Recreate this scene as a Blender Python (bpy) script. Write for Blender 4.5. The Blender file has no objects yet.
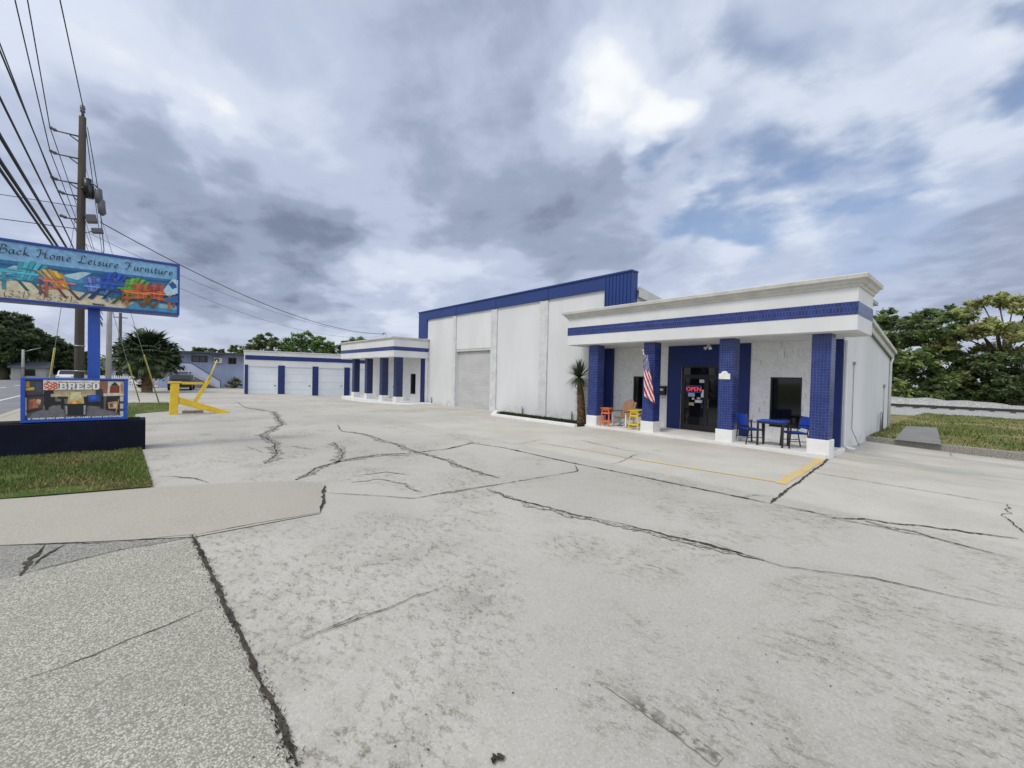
import bpy, bmesh, math, random
from mathutils import Vector, Matrix, noise as mnoise
R = math.radians
rnd = random.Random(7)
scn = bpy.context.scene
COL = scn.collection

# ------------------------------------------------------------------ camera (calibrated from the photograph)
H = 1.95
F = 424.2
PITCH, YAW, ROLL = R(1.0138), R(48.98), R(1.3409)
fw = Vector((-math.sin(YAW)*math.cos(PITCH), math.cos(YAW)*math.cos(PITCH), -math.sin(PITCH)))
r0 = Vector((math.cos(YAW), math.sin(YAW), 0)); u0 = r0.cross(fw)
rt = r0*math.cos(ROLL) + u0*math.sin(ROLL); up = u0*math.cos(ROLL) - r0*math.sin(ROLL)
EYE = Vector((0, 0, H))
cd = bpy.data.cameras.new('camera'); cam = bpy.data.objects.new('camera', cd); COL.objects.link(cam)
cam.matrix_world = Matrix(((rt.x, up.x, -fw.x, 0), (rt.y, up.y, -fw.y, 0), (rt.z, up.z, -fw.z, H), (0, 0, 0, 1)))
cd.sensor_width = 36; cd.lens = F/1024*36; cd.clip_end = 5000; cd.clip_start = 0.05
scn.camera = cam

def ray(px, py): return rt*((px-512)/F) + up*((384-py)/F) + fw
def at(px, py, z=0.0):
    d = ray(px, py); return EYE + d*((z-H)/d.z)
def aty(px, py, Y):
    d = ray(px, py); return EYE + d*(Y/d.y)
def atx(px, py, X):
    d = ray(px, py); return EYE + d*(X/d.x)
def ss(t):
    t = max(0.0, min(1.0, t)); return t*t*(3-2*t)
def zg(x, y):
    z = -0.25*ss((-x-24)/8)*ss((y-8)/6)*ss((62+x)/10)
    z += -0.10*ss((x+5)/5)*ss((y-7)/7)
    return z
def gat(px, py, dz=0.0):
    p = at(px, py)
    for _ in range(6): p = at(px, py, zg(p.x, p.y))
    return Vector((p.x, p.y, zg(p.x, p.y)+dz))

# ------------------------------------------------------------------ mesh helpers
class MB:
    def __init__(s): s.bm = bmesh.new()
    def box(s, x0, x1, y0, y1, z0, z1, m=0):
        v = [s.bm.verts.new((x, y, z)) for z in (z0, z1) for y in (y0, y1) for x in (x0, x1)]
        for f in ((0,2,3,1),(4,5,7,6),(0,1,5,4),(2,6,7,3),(0,4,6,2),(1,3,7,5)):
            s.bm.faces.new([v[i] for i in f]).material_index = m
        return s
    def obox(s, c, sx, sy, sz, rot=None, m=0):
        rot = rot or Matrix.Identity(3)
        v = [s.bm.verts.new(Vector(c) + rot @ Vector((x*sx/2, y*sy/2, z*sz/2))) for z in (-1,1) for y in (-1,1) for x in (-1,1)]
        for f in ((0,2,3,1),(4,5,7,6),(0,1,5,4),(2,6,7,3),(0,4,6,2),(1,3,7,5)):
            s.bm.faces.new([v[i] for i in f]).material_index = m
        return s
    def bar(s, a, b, w, h, m=0, upv=(0,0,1)):
        a, b = Vector(a), Vector(b); d = (b-a); L = d.length; d.normalize()
        u = Vector(upv); x = d.cross(u)
        if x.length < 1e-4: x = d.cross(Vector((0,1,0)))
        x.normalize(); z = x.cross(d)
        rot = Matrix((x, d, z)).transposed()
        return s.obox((a+b)/2, w, L, h, rot, m)
    def quad(s, pts, m=0):
        f = s.bm.faces.new([s.bm.verts.new(p) for p in pts]); f.material_index = m; return s
    def tube(s, pts, r, n=8, m=0, cap=True):
        pts = [Vector(p) for p in pts]; rs = r if isinstance(r, (list, tuple)) else [r]*len(pts)
        rings = []; ref = None
        for i, p in enumerate(pts):
            d = (pts[min(i+1, len(pts)-1)] - pts[max(i-1, 0)]).normalized()
            if ref is None: ref = Vector((0,0,1)) if abs(d.z) < .9 else Vector((1,0,0))
            x = d.cross(ref); x.normalize(); y = d.cross(x); ref = -(d.cross(x)).cross(d).cross(d) if False else ref
            rings.append([s.bm.verts.new(p + (x*math.cos(2*math.pi*k/n) + y*math.sin(2*math.pi*k/n))*rs[i]) for k in range(n)])
        for a, b in zip(rings, rings[1:]):
            for k in range(n):
                f = s.bm.faces.new((a[k], a[(k+1)%n], b[(k+1)%n], b[k])); f.material_index = m; f.smooth = True
        if cap:
            for rg in (rings[0], rings[-1]):
                f = s.bm.faces.new(rg); f.material_index = m
        return s
    def prism(s, poly, vec, m=0):
        vec = Vector(vec); a = [s.bm.verts.new(p) for p in poly]; b = [s.bm.verts.new(Vector(p)+vec) for p in poly]
        n = len(a)
        s.bm.faces.new(a).material_index = m; s.bm.faces.new(list(reversed(b))).material_index = m
        for i in range(n): s.bm.faces.new((a[i], b[i], b[(i+1)%n], a[(i+1)%n])).material_index = m
        return s
    def build(s, name, mats, parent=None, bevel=0, recalc=True):
        if recalc: bmesh.ops.recalc_face_normals(s.bm, faces=s.bm.faces[:])
        me = bpy.data.meshes.new(name); s.bm.to_mesh(me); s.bm.free()
        for m in (mats if isinstance(mats, (list, tuple)) else [mats]): me.materials.append(m)
        o = bpy.data.objects.new(name, me); COL.objects.link(o)
        if parent is not None: o.parent = parent
        if bevel:
            b = o.modifiers.new('bevel', 'BEVEL'); b.width = bevel; b.segments = 2; b.limit_method = 'ANGLE'
        return o
def tag(o, label=None, cat=None, group=None, kind=None):
    if label: o['label'] = label
    if cat: o['category'] = cat
    if group: o['group'] = group
    if kind: o['kind'] = kind
    return o
def thing(name, label, cat, loc=(0,0,0), rz=0, group=None):
    o = bpy.data.objects.new(name, None); COL.objects.link(o); o.location = loc; o.rotation_euler = (0,0,rz)
    o.empty_display_size = .2
    return tag(o, label, cat, group)
def copy_tree(o, parent=None):
    c = o.copy(); COL.objects.link(c)
    if parent is not None: c.parent = parent
    for ch in list(o.children): copy_tree(ch, c)
    return c

# ------------------------------------------------------------------ materials
def new_mat(name):
    m = bpy.data.materials.new(name); m.use_nodes = True
    return m, m.node_tree, m.node_tree.nodes['Principled BSDF']
class NT:
    def __init__(s, t): s.t = t
    def n(s, typ, **k):
        nd = s.t.nodes.new(typ)
        for a, b in k.items():
            if a.startswith('i_'): pass
            setattr(nd, a, b)
        return nd
    def put(s, nd, sock, v):
        if isinstance(v, bpy.types.NodeSocket): s.t.links.new(v, nd.inputs[sock])
        else: nd.inputs[sock].default_value = v
    def math(s, op, a, b=None, c=None, clamp=False):
        nd = s.n('ShaderNodeMath', operation=op, use_clamp=clamp)
        s.put(nd, 0, a)
        if b is not None: s.put(nd, 1, b)
        if c is not None: s.put(nd, 2, c)
        return nd.outputs[0]
    def vmath(s, op, a, b=None, scale=None):
        nd = s.n('ShaderNodeVectorMath', operation=op); s.put(nd, 0, a)
        if b is not None: s.put(nd, 1, b)
        if scale is not None: s.put(nd, 'Scale', scale)
        return nd.outputs['Value'] if op in ('LENGTH','DISTANCE','DOT_PRODUCT') else nd.outputs[0]
    def pos(s): return s.n('ShaderNodeNewGeometry').outputs['Position']
    def obj(s): return s.n('ShaderNodeTexCoord').outputs['Object']
    def mapping(s, v, sc=(1,1,1), rot=(0,0,0), loc=(0,0,0)):
        nd = s.n('ShaderNodeMapping'); s.put(nd, 0, v); nd.inputs['Scale'].default_value = sc; nd.inputs['Rotation'].default_value = rot; nd.inputs['Location'].default_value = loc
        return nd.outputs[0]
    def noise(s, v, scale, detail=4, rough=.55, dist=0, col=False):
        nd = s.n('ShaderNodeTexNoise'); s.put(nd, 'Vector', v); nd.inputs['Scale'].default_value = scale
        nd.inputs['Detail'].default_value = detail; nd.inputs['Roughness'].default_value = rough; nd.inputs['Distortion'].default_value = dist
        return nd.outputs[1 if col else 0]
    def vor(s, v, scale, feature='F1', out='Distance', rnd_=1):
        nd = s.n('ShaderNodeTexVoronoi', feature=feature); s.put(nd, 'Vector', v); nd.inputs['Scale'].default_value = scale; nd.inputs['Randomness'].default_value = rnd_
        return nd.outputs[out]
    def rng(s, v, a, b, c=0.0, d=1.0, smooth=True):
        nd = s.n('ShaderNodeMapRange', interpolation_type='SMOOTHSTEP' if smooth else 'LINEAR'); s.put(nd, 0, v)
        for i, x in enumerate((a,b,c,d)): s.put(nd, i+1, x)
        return nd.outputs[0]
    def mix(s, f, a, b, blend='MIX'):
        nd = s.n('ShaderNodeMix', data_type='RGBA', blend_type=blend); s.put(nd, 0, f)
        for i, x in ((6, a), (7, b)):
            if not isinstance(x, bpy.types.NodeSocket): x = (*x, 1) if len(x) == 3 else x
            s.put(nd, i, x)
        return nd.outputs[2]
    def bump(s, hgt, strength=.3, dist=.02):
        nd = s.n('ShaderNodeBump'); s.put(nd, 'Height', hgt); nd.inputs['Strength'].default_value = strength; nd.inputs['Distance'].default_value = dist
        return nd.outputs[0]
def sc(c, k): return tuple(min(1, x*k) for x in c)
def weathered(name, c, rough=.6, var=.12, scale=1.5, bump=.15, bscale=60, spec=.4, metal=0, stain=None, stain_amt=0, stretch=(1,1,1), local=False):
    m, t, b = new_mat(name); N = NT(t)
    p = N.mapping(N.obj() if local else N.pos(), stretch)
    f = N.rng(N.noise(p, scale, 6, .6), .3, .7)
    col = N.mix(f, sc(c, 1-var), sc(c, 1+var))
    f2 = N.rng(N.noise(p, scale*14, 3), .35, .65)
    col = N.mix(N.math('MULTIPLY', f2, var), col, sc(c, 1-2.2*var))
    if stain:
        f3 = N.rng(N.noise(p, scale*2.3, 7, .7, .6), .52, .75)
        col = N.mix(N.math('MULTIPLY', f3, stain_amt), col, stain)
    N.put(b, 'Base Color', col); b.inputs['Roughness'].default_value = rough; b.inputs['Metallic'].default_value = metal
    b.inputs['Specular IOR Level'].default_value = spec
    if bump: N.put(b, 'Normal', N.bump(N.noise(p, bscale, 3), bump, .01))
    return m
def plain(name, c, rough=.5, spec=.5, metal=0, emit=None, es=0):
    m, t, b = new_mat(name); N = NT(t)
    f = N.noise(N.obj(), 9, 3)
    N.put(b, 'Base Color', N.mix(N.rng(f, .3, .7), sc(c, .9), sc(c, 1.06)))
    b.inputs['Roughness'].default_value = rough; b.inputs['Specular IOR Level'].default_value = spec; b.inputs['Metallic'].default_value = metal
    if emit: b.inputs['Emission Color'].default_value = (*emit, 1); b.inputs['Emission Strength'].default_value = es
    return m

WHITE = (.66, .67, .68); BLUE = (.009, .024, .135)
def m_wall():
    m, t, b = new_mat('white_stucco'); N = NT(t); p = N.pos()
    big = N.rng(N.noise(N.mapping(p, (.35,.35,.12)), 1.6, 5, .6), .3, .72)
    col = N.mix(big, (.60,.61,.615), (.69,.695,.695))
    streak = N.rng(N.noise(N.mapping(p, (1.3,1.3,.16)), 1.1, 5, .6), .5, .85)
    col = N.mix(N.math('MULTIPLY', streak, .10), col, (.45,.46,.47))
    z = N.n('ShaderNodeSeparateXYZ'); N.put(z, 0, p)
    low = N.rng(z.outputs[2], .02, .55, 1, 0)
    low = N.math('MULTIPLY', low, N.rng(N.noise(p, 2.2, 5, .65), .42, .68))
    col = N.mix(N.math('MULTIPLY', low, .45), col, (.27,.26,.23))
    fine = N.noise(p, 70, 4, .6)
    N.put(b, 'Base Color', col); b.inputs['Roughness'].default_value = .75; b.inputs['Specular IOR Level'].default_value = .25
    N.put(b, 'Normal', N.bump(fine, .35, .008))
    return m
def m_old_wall():   # recessed shop wall: trowelled grey-white plaster
    m, t, b = new_mat('trowelled_plaster'); N = NT(t); p = N.pos()
    w = N.noise(N.mapping(p, (1,1,1), (0,.7,0)), 5.5, 8, .7, 1.1)
    col = N.mix(N.rng(w, .36, .62), (.76,.765,.76), (.86,.865,.86))
    s = N.rng(N.noise(N.mapping(p, (9,9,2.2), (0,.9,0)), 1.5, 5, .7, .8), .57, .68)
    col = N.mix(N.math('MULTIPLY', s, .6), col, (.30,.31,.31))
    N.put(b, 'Base Color', col); b.inputs['Roughness'].default_value = .8
    N.put(b, 'Normal', N.bump(w, .3, .012))
    return m
def m_tile(name, sx, sz, offset, dk=1.0):
    m, t, b = new_mat(name); N = NT(t); p = N.pos()
    sp = N.n('ShaderNodeSeparateXYZ'); N.put(sp, 0, p)
    cb = N.n('ShaderNodeCombineXYZ'); N.put(cb, 0, N.math('ADD', sp.outputs[0], sp.outputs[1])); N.put(cb, 1, sp.outputs[2])
    br = N.n('ShaderNodeTexBrick', offset=offset, squash=1); N.put(br, 'Vector', cb.outputs[0])
    br.inputs['Color1'].default_value = (.019,.040,.195,1); br.inputs['Color2'].default_value = (.003,.006,.030,1); br.inputs['Mortar'].default_value = (.075,.10,.225,1)
    br.inputs['Scale'].default_value = 1; br.inputs['Mortar Size'].default_value = .0045; br.inputs['Brick Width'].default_value = sx; br.inputs['Row Height'].default_value = sz
    br.inputs['Bias'].default_value = -.5; br.inputs['Mortar Smooth'].default_value = .2
    d = N.rng(N.noise(p, 3, 4), .35, .7)
    col = N.mix(N.math('MULTIPLY', d, .5), br.outputs[0], (.011,.022,.125))
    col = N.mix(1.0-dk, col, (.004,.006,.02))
    N.put(b, 'Base Color', col); N.put(b, 'Roughness', N.math('ADD', N.math('MULTIPLY', br.outputs[1], .4), .22))
    N.put(b, 'Normal', N.bump(N.math('SUBTRACT', N.math('MULTIPLY', N.noise(p, 22, 2), .5), br.outputs[1]), .45, .008))
    return m
M = {}
M['wall'] = m_wall(); M['oldwall'] = m_old_wall()
M['pilaster'] = weathered('weathered_pilaster', (.58,.59,.59), .8, .1, 2.2, .4, 40, stain=(.30,.30,.29), stain_amt=.55)
M['tile'] = m_tile('blue_mosaic_tile', .076, .076, 0); M['tileband'] = m_tile('blue_band_tile', .075, .15, .5); M['tileshade'] = m_tile('shaded_blue_tile', .076, .076, 0, .42); M['tilerow'] = m_tile('blue_stacked_tile', .20, .065, .5)  # far porch columns: same blue tile, their shade darkened into the colour
M['blue'] = weathered('blue_paint', BLUE, .55, .1, 1.2, .15, 50)
M['bluemetal'] = weathered('blue_sheet_metal', (.010,.036,.175), .42, .1, .8, 0, spec=.5)
M['navy'] = weathered('navy_planter_paint', (.006,.008,.022), .8, .3, 1.6, .2, 40, spec=.2)
M['trim'] = weathered('grey_white_trim', (.53,.52,.485), .6, .1, 3, .1, stain=(.25,.25,.23), stain_amt=.5)
M['white'] = weathered('white_paint', (.72,.72,.71), .55, .06, 2, .1, stain=(.4,.38,.34), stain_amt=.3)
M['whitedoor'] = weathered('white_door', (.70,.74,.78), .45, .04, .8, 0)
M['soffit'] = weathered('soffit_board', (.68,.68,.66), .7, .08, 1.4, .1, stain=(.3,.28,.25), stain_amt=.4)
M['roof'] = weathered('roof_sheet', (.34,.35,.36), .5, .12, 1, .05)
M['concrete_pale'] = weathered('porch_concrete', (.66,.65,.62), .8, .08, 1.6, .25, 50)
M['glass'] = plain('dark_glass', (.006,.007,.009), .06, .5)
M['blackframe'] = plain('black_metal', (.012,.012,.014), .4)
M['metal'] = weathered('grey_metal', (.30,.31,.32), .4, .1, 3, 0, metal=.6)
M['polywhite'] = plain('white_plastic', (.74,.74,.72), .4)
M['signblue'] = plain('sign_blue', (.010,.075,.42), .4)
M['signframe'] = plain('sign_frame_blue', (.012,.045,.30), .4)
M['yellow'] = weathered('yellow_paint', (.74,.50,.035), .5, .1, 3, .08, stain=(.3,.2,.04), stain_amt=.4)
M['guardyellow'] = plain('guard_yellow', (.60,.52,.12), .5)
M['wood'] = weathered('weathered_pole_wood', (.085,.076,.064), .9, .2, 2, .5, 30, stretch=(6,6,.4), spec=.1)
M['concpole'] = weathered('concrete_pole', (.32,.32,.31), .85, .1, 2, .2)
M['cable'] = plain('black_cable', (.012,.012,.013), .6)
M['alu'] = plain('bare_aluminium', (.45,.46,.47), .4, metal=.5)
M['insul'] = plain('grey_ceramic', (.085,.088,.098), .3)
M['ink'] = plain('black_ink', (.012,.012,.02), .6)
M['bark'] = weathered('bark', (.10,.085,.07), .95, .25, 3, .6, 14, spec=.1)

# ------------------------------------------------------------------ ground materials
def m_lot():
    m, t, b = new_mat('old_concrete'); N = NT(t); p = N.pos()
    sp = N.n('ShaderNodeSeparateXYZ'); N.put(sp, 0, p)
    big = N.rng(N.noise(p, .22, 6, .6), .32, .68)
    col = N.mix(big, (.378,.360,.316), (.465,.446,.398))
    # beige newer slabs near the shop fronts: Y beyond the long joint
    yj = N.math('ADD', sp.outputs[1], N.math('MULTIPLY', N.noise(p, 3, 2), .05))
    near = N.math('MULTIPLY', N.rng(yj, 8.0, 8.35), N.rng(sp.outputs[0], -19.5, -12.5))
    beige = N.mix(N.rng(N.noise(p, .6, 5), .3, .7), (.43,.41,.35), (.52,.50,.44))
    col = N.mix(N.math('MULTIPLY', near, .85), col, beige)
    far = N.rng(sp.outputs[0], -26, -17, 1, 0)
    farY = N.math('MULTIPLY', far, N.rng(N.math('ADD', sp.outputs[1], N.math('MULTIPLY', sp.outputs[0], .12)), 3.6, 5.2))
    col = N.mix(N.math('MULTIPLY', farY, .75), col, beige)
    # worn dirty patches with streaks running along the drive
    area = N.rng(N.noise(p, .42, 5, .62, .5), .45, .62)
    for (qx, qy, qr) in ((415,548,.8),(575,545,.6),(640,562,.6),(690,545,.7),(740,735,.55),(820,650,.5),(960,700,.6),(1000,650,.7),(380,520,.5),(880,600,.7),(470,480,.9),(400,455,1.2),(620,700,.4)):
        g_ = at(qx, qy); area = N.math('MAXIMUM', area, N.rng(N.vmath('DISTANCE', p, (g_.x, g_.y, 0)), qr*1.25, qr*.2))
    st = N.mapping(p, (1.0, 3.4, 1), (0, 0, R(-28)))
    streak = N.rng(N.noise(N.mapping(p, (1,1.7,1), (0,0,R(-28))), 7.5, 12, .84, .2), .515, .58)
    mott = N.rng(N.noise(p, 2.1, 8, .7, .4), .42, .62)
    oldm = N.math('SUBTRACT', 1, N.math('MULTIPLY', near, .75))
    dirt = N.math('MULTIPLY', N.math('MULTIPLY', area, N.math('ADD', N.math('MULTIPLY', streak, .75), N.math('MULTIPLY', mott, .25))), oldm)
    col = N.mix(N.math('MULTIPLY', dirt, .85), col, (.15,.132,.085))
    # pitted specks
    pit = N.rng(N.noise(st, 20, 8, .75), .57, .62)
    pit = N.math('MULTIPLY', N.math('MULTIPLY', pit, N.rng(N.noise(p, .9, 4, .6), .48, .62)), oldm)
    col = N.mix(N.math('MULTIPLY', pit, .68), col, (.13,.12,.10))
    # stony grain
    g = N.vor(p, 85, out='Color'); gs = N.n('ShaderNodeSeparateColor'); N.put(gs, 0, g)
    col = N.mix(N.math('MULTIPLY', N.rng(gs.outputs[0], .55, 1), .20), col, (.68,.67,.64))
    col = N.mix(N.math('MULTIPLY', N.rng(gs.outputs[1], .72, 1), .28), col, (.24,.23,.21))
    oil = N.math('MULTIPLY', N.rng(N.vor(N.vmath('ADD', p, N.vmath('SCALE', N.noise(p, 4, 3, col=True), scale=.25)), .5, out='Distance'), .13, .03), N.rng(N.noise(p, .3, 3), .45, .6))
    col = N.mix(N.math('MULTIPLY', oil, .42), col, (.15,.145,.135))
    # darker water stain beside the building's right end
    d2 = N.math('MULTIPLY', N.rng(sp.outputs[0], -4.5, -2.5), N.math('MULTIPLY', N.rng(sp.outputs[1], 11.5, 14), N.rng(N.noise(N.mapping(p, (.35,1.3,1)), 1.1, 6, .65), .45, .66)))
    col = N.mix(N.math('MULTIPLY', d2, .5), col, (.25,.25,.245))
    N.put(b, 'Base Color', col); b.inputs['Roughness'].default_value = .88; b.inputs['Specular IOR Level'].default_value = .25
    hb = N.math('ADD', N.math('MULTIPLY', N.noise(p, 120, 3), .6), N.math('MULTIPLY', dirt, -.8))
    N.put(b, 'Normal', N.bump(hb, .35, .006))
    return m
def m_aggregate(name, dark, mid, light, scale=62, warm=None):
    m, t, b = new_mat(name); N = NT(t); p = N.pos()
    pw = N.vmath('ADD', p, N.vmath('SCALE', N.noise(p, 30, 2, col=True), scale=.012))
    cellc = N.n('ShaderNodeSeparateColor'); N.put(cellc, 0, N.vor(pw, scale, out='Color'))
    dist = N.vor(pw, scale, out='Distance')
    stone = N.mix(N.rng(cellc.outputs[0], .1, .95), mid, light)
    stone = N.mix(N.rng(cellc.outputs[1], .82, .9), stone, sc(mid, .6))
    col = N.mix(N.rng(dist, .46, .72), stone, dark)
    big = N.rng(N.noise(p, .7, 6, .62), .35, .7)
    col = N.mix(N.math('MULTIPLY', big, .35), col, sc(dark, 1.1))
    if warm: col = N.mix(N.math('MULTIPLY', N.rng(N.noise(p, .5, 4), .3, .65), .6), col, warm)
    N.put(b, 'Base Color', col); b.inputs['Roughness'].default_value = .85; b.inputs['Specular IOR Level'].default_value = .3
    N.put(b, 'Normal', N.bump(N.rng(dist, .65, .2), .5, .006))
    return m
M['lot'] = m_lot()
M['agg'] = m_aggregate('exposed_aggregate', (.235,.227,.185), (.37,.357,.30), (.58,.562,.495), 84)
M['agg_old'] = m_aggregate('dark_aggregate', (.17,.165,.145), (.29,.28,.25), (.44,.43,.39), 74)
M['walk'] = m_aggregate('sandy_concrete', (.325,.303,.258), (.415,.39,.33), (.53,.505,.445), 110, (.425,.397,.33))
M['crack'] = weathered('crack_dirt', (.078,.07,.056), 1, .4, 9, .6, 60, spec=.05)
def m_fray():   # crumbled concrete: dirt showing through between the sound grains
    m, t, b = new_mat('crumbled_concrete'); N = NT(t); p = N.pos()
    f = N.math('MULTIPLY', N.rng(N.noise(p, 14, 8, .75), .42, .58), N.rng(N.noise(p, 2.5, 3), .3, .55, .35, 1))
    N.put(b, 'Base Color', N.mix(f, (.40,.39,.355), (.145,.13,.10))); b.inputs['Roughness'].default_value = .95; b.inputs['Specular IOR Level'].default_value = .1
    N.put(b, 'Normal', N.bump(f, -.4, .01)); return m
M['crackpale'] = m_fray()
def m_yellowline():
    m, t, b = new_mat('worn_yellow_line'); N = NT(t); p = N.pos()
    f = N.rng(N.noise(p, 7, 8, .75), .40, .56)
    N.put(b, 'Base Color', N.mix(f, (.47,.44,.37), N.mix(N.noise(p, 3, 3), (.60,.38,.03), (.66,.47,.10)))); b.inputs['Roughness'].default_value = .8
    return m
M['yline'] = m_yellowline()
M['asphalt'] = weathered('asphalt', (.20,.20,.21), .85, .12, .5, .3, 80, spec=.3)
def m_grass(name, a, b_, dry, amt=.5):
    m, t, b = new_mat(name); N = NT(t); p = N.pos()
    col = N.mix(N.rng(N.noise(p, 1.3, 6, .65), .35, .65), a, b_)
    col = N.mix(N.math('MULTIPLY', N.rng(N.noise(p, .33, 6, .65), .45, .62), amt), col, dry)
    col = N.mix(N.math('MULTIPLY', N.rng(N.noise(p, 30, 3), .5, .7), .5), col, sc(a, .45))
    N.put(b, 'Base Color', col); b.inputs['Roughness'].default_value = .95; b.inputs['Specular IOR Level'].default_value = .1
    N.put(b, 'Normal', N.bump(N.noise(p, 24, 4), .8, .04))
    return m
M['grass'] = m_grass('mown_grass', (.07,.115,.028), (.115,.155,.042), (.24,.21,.11), .6)
M['fieldgrass'] = m_grass('dry_field_grass', (.10,.125,.038), (.17,.175,.06), (.29,.24,.12), .9)
M['blade_a'] = plain('grass_blade_green', (.095,.14,.035), .8, .15); M['blade_b'] = plain('grass_blade_lime', (.16,.195,.06), .8, .15); M['blade_c'] = plain('grass_blade_straw', (.26,.21,.10), .9, .1)
def m_gravel():
    m, t, b = new_mat('railway_ballast'); N = NT(t); p = N.pos()
    c = N.n('ShaderNodeSeparateColor'); N.put(c, 0, N.vor(p, 13, out='Color'))
    col = N.mix(c.outputs[0], (.27,.27,.26), (.50,.50,.48))
    col = N.mix(N.rng(N.vor(p, 13), .4, .8), col, (.22,.22,.21))
    N.put(b, 'Base Color', col); b.inputs['Roughness'].default_value = .9
    N.put(b, 'Normal', N.bump(N.vor(p, 13), .5, .04)); return m
M['gravel'] = m_gravel()
M['soil'] = weathered('dark_soil', (.035,.032,.022), 1, .4, 5, .8, 30, spec=.05)

# ------------------------------------------------------------------ the ground
def struct(o, name=None): o['kind'] = 'structure'; return o
def sheet(name, pts, mat, dz=0.0, kind='structure'):
    mb = MB(); mb.quad([(p[0], p[1], dz) for p in pts])
    o = mb.build(name, mat); o['kind'] = kind
    if o.data.polygons[0].normal.z < 0: o.data.flip_normals()
    return o
# land to the horizon, a little under everything else
mb = MB(); mb.quad([(-2500,-2500,-.42),(2500,-2500,-.42),(2500,2500,-.42),(-2500,2500,-.42)])
struct(mb.build('ground', M['fieldgrass']))
def grid(x0, x1, y0, y1, st, f, name, mat):
    bm = bmesh.new(); nx = round((x1-x0)/st); ny = round((y1-y0)/st)
    V = [[bm.verts.new((x0+(x1-x0)*i/nx, y0+(y1-y0)*j/ny, 0)) for i in range(nx+1)] for j in range(ny+1)]
    for r_ in V:
        for v in r_: v.co.z = f(v.co.x, v.co.y)
    for j in range(ny):
        for i in range(nx):
            fc = bm.faces.new((V[j][i], V[j][i+1], V[j+1][i+1], V[j+1][i])); fc.smooth = True
    me = bpy.data.meshes.new(name); bm.to_mesh(me); bm.free(); me.materials.append(mat)
    o = bpy.data.objects.new(name, me); COL.objects.link(o); o['kind'] = 'structure'; return o
grid(-62, 16, -3.9, 26, .5, zg, 'parking_lot', M['lot'])
# road and verge
mb = MB(); mb.quad([(-400,-14.2,-.12),(60,-14.2,-.12),(60,-4.15,-.12),(-400,-4.15,-.12)]); road = struct(mb.build('road', M['asphalt']))
mb = MB()
mb.box(-400, -9.5, -4.15, -3.88, -.3, .02)
struct(mb.build('kerb', M['walk']))
mb = MB(); mb.quad([(-400,-6.3,-.116),(60,-6.3,-.116),(60,-6.15,-.116),(-400,-6.15,-.116)])
for k in range(-60, 10): mb.quad([(k*6,-9.6,-.116),(k*6+2.6,-9.6,-.116),(k*6+2.6,-9.45,-.116),(k*6,-9.45,-.116)])
mb.quad([(-400,-13.6,-.116),(60,-13.6,-.116),(60,-13.48,-.116),(-400,-13.48,-.116)])
struct(mb.build('road_markings', M['white']))
sheet('far_verge', [(-400,-120),(60,-120),(60,-14.2),(-400,-14.2)], M['grass'], -.10)
sheet('pavement', [(-400,-3.88),(-9.45,-3.88),(-9.45,-2.75),(-400,-2.75)], M['walk'], .012)
# exposed aggregate apron slabs near the camera
P = lambda *a: [at(*q) for q in a]
sheet('driveway_apron', P((195,539),(290,768)) + [(-1.2,-.2),(-1.2,-3.9),(-8.2,-3.9)] + P((0,606),(0,580),(60,566),(120,551)), M['agg'], .006)
sheet('apron_wedge', P((0,580),(40,571),(118,552),(188,538),(100,543),(0,547)), M['agg_old'], .005)
sheet('pavement_slab', P((0,500),(60,496),(153,488),(240,483),(300,481.5),(322,484),(326,488),(320,514),(195,537.5),(100,542),(0,546)) + [(-8.3,-3.85),(-9.6,-3.85)], M['walk'], .010)

# grass verge round the sign
verge = [(-31,-2.75)] + [(-9.45,-2.75)] + [tuple(at(0,500)[:2]), tuple(at(153,487.5)[:2]), (-13.45,-.02), (-15.5,-.2), tuple(at(135,414)[:2]), tuple(at(150,412.6)[:2]), tuple(at(172,411)[:2]), tuple(at(171,404.5)[:2]), (-31,1.05)]
sheet('verge', verge, M['grass'], .022)
def inside(x, y, poly):
    c = False; n = len(poly)
    for i in range(n):
        x1, y1 = poly[i]; x2, y2 = poly[(i+1)%n]
        if (y1 > y) != (y2 > y) and x < (x2-x1)*(y-y1)/(y2-y1)+x1: c = not c
    return c
def grass_blades(name, boxes, z0, hmin, hmax, w, poly=None, zf=None, bare=.28, avoid=None):
    bm = bmesh.new()
    for (x0,x1,y0,y1,n) in boxes:
        for _ in range(n):
            x = rnd.uniform(x0,x1); y = rnd.uniform(y0,y1)
            if poly and not inside(x, y, poly): continue
            if avoid and inside(x, y, avoid): continue
            dn = mnoise.noise(Vector((x*.9, y*.9, 3.1)))
            if dn < -bare and rnd.random() < .8: continue
            z = zf(x,y) if zf else z0
            a = rnd.uniform(0, 6.283); h = rnd.uniform(hmin,hmax)*(1+.5*dn); l = rnd.uniform(.2,.9)*h; ww = w*rnd.uniform(.6,1.3)
            c, s_ = math.cos(a), math.sin(a)
            v = [bm.verts.new((x-s_*ww, y+c*ww, z)), bm.verts.new((x+s_*ww, y-c*ww, z)), bm.verts.new((x+c*l, y+s_*l, z+h))]
            q = .7*mnoise.noise(Vector((x*.6, y*.6, 9))) + rnd.uniform(-.35,.35)
            bm.faces.new(v).material_index = 2 if q < -.33 else (1 if q > .18 else 0)
    me = bpy.data.meshes.new(name); bm.to_mesh(me); bm.free()
    for k in ('blade_a','blade_b','blade_c'): me.materials.append(M[k])
    o = bpy.data.objects.new(name, me); COL.objects.link(o); return tag(o, cat=None, kind='stuff')
o = grass_blades('grass', [(-13.35,-8.9,-2.7,.2,26000), (-31,-13.6,-2.7,1.2,14000)], .035, .025, .07, .007, verge)
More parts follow.
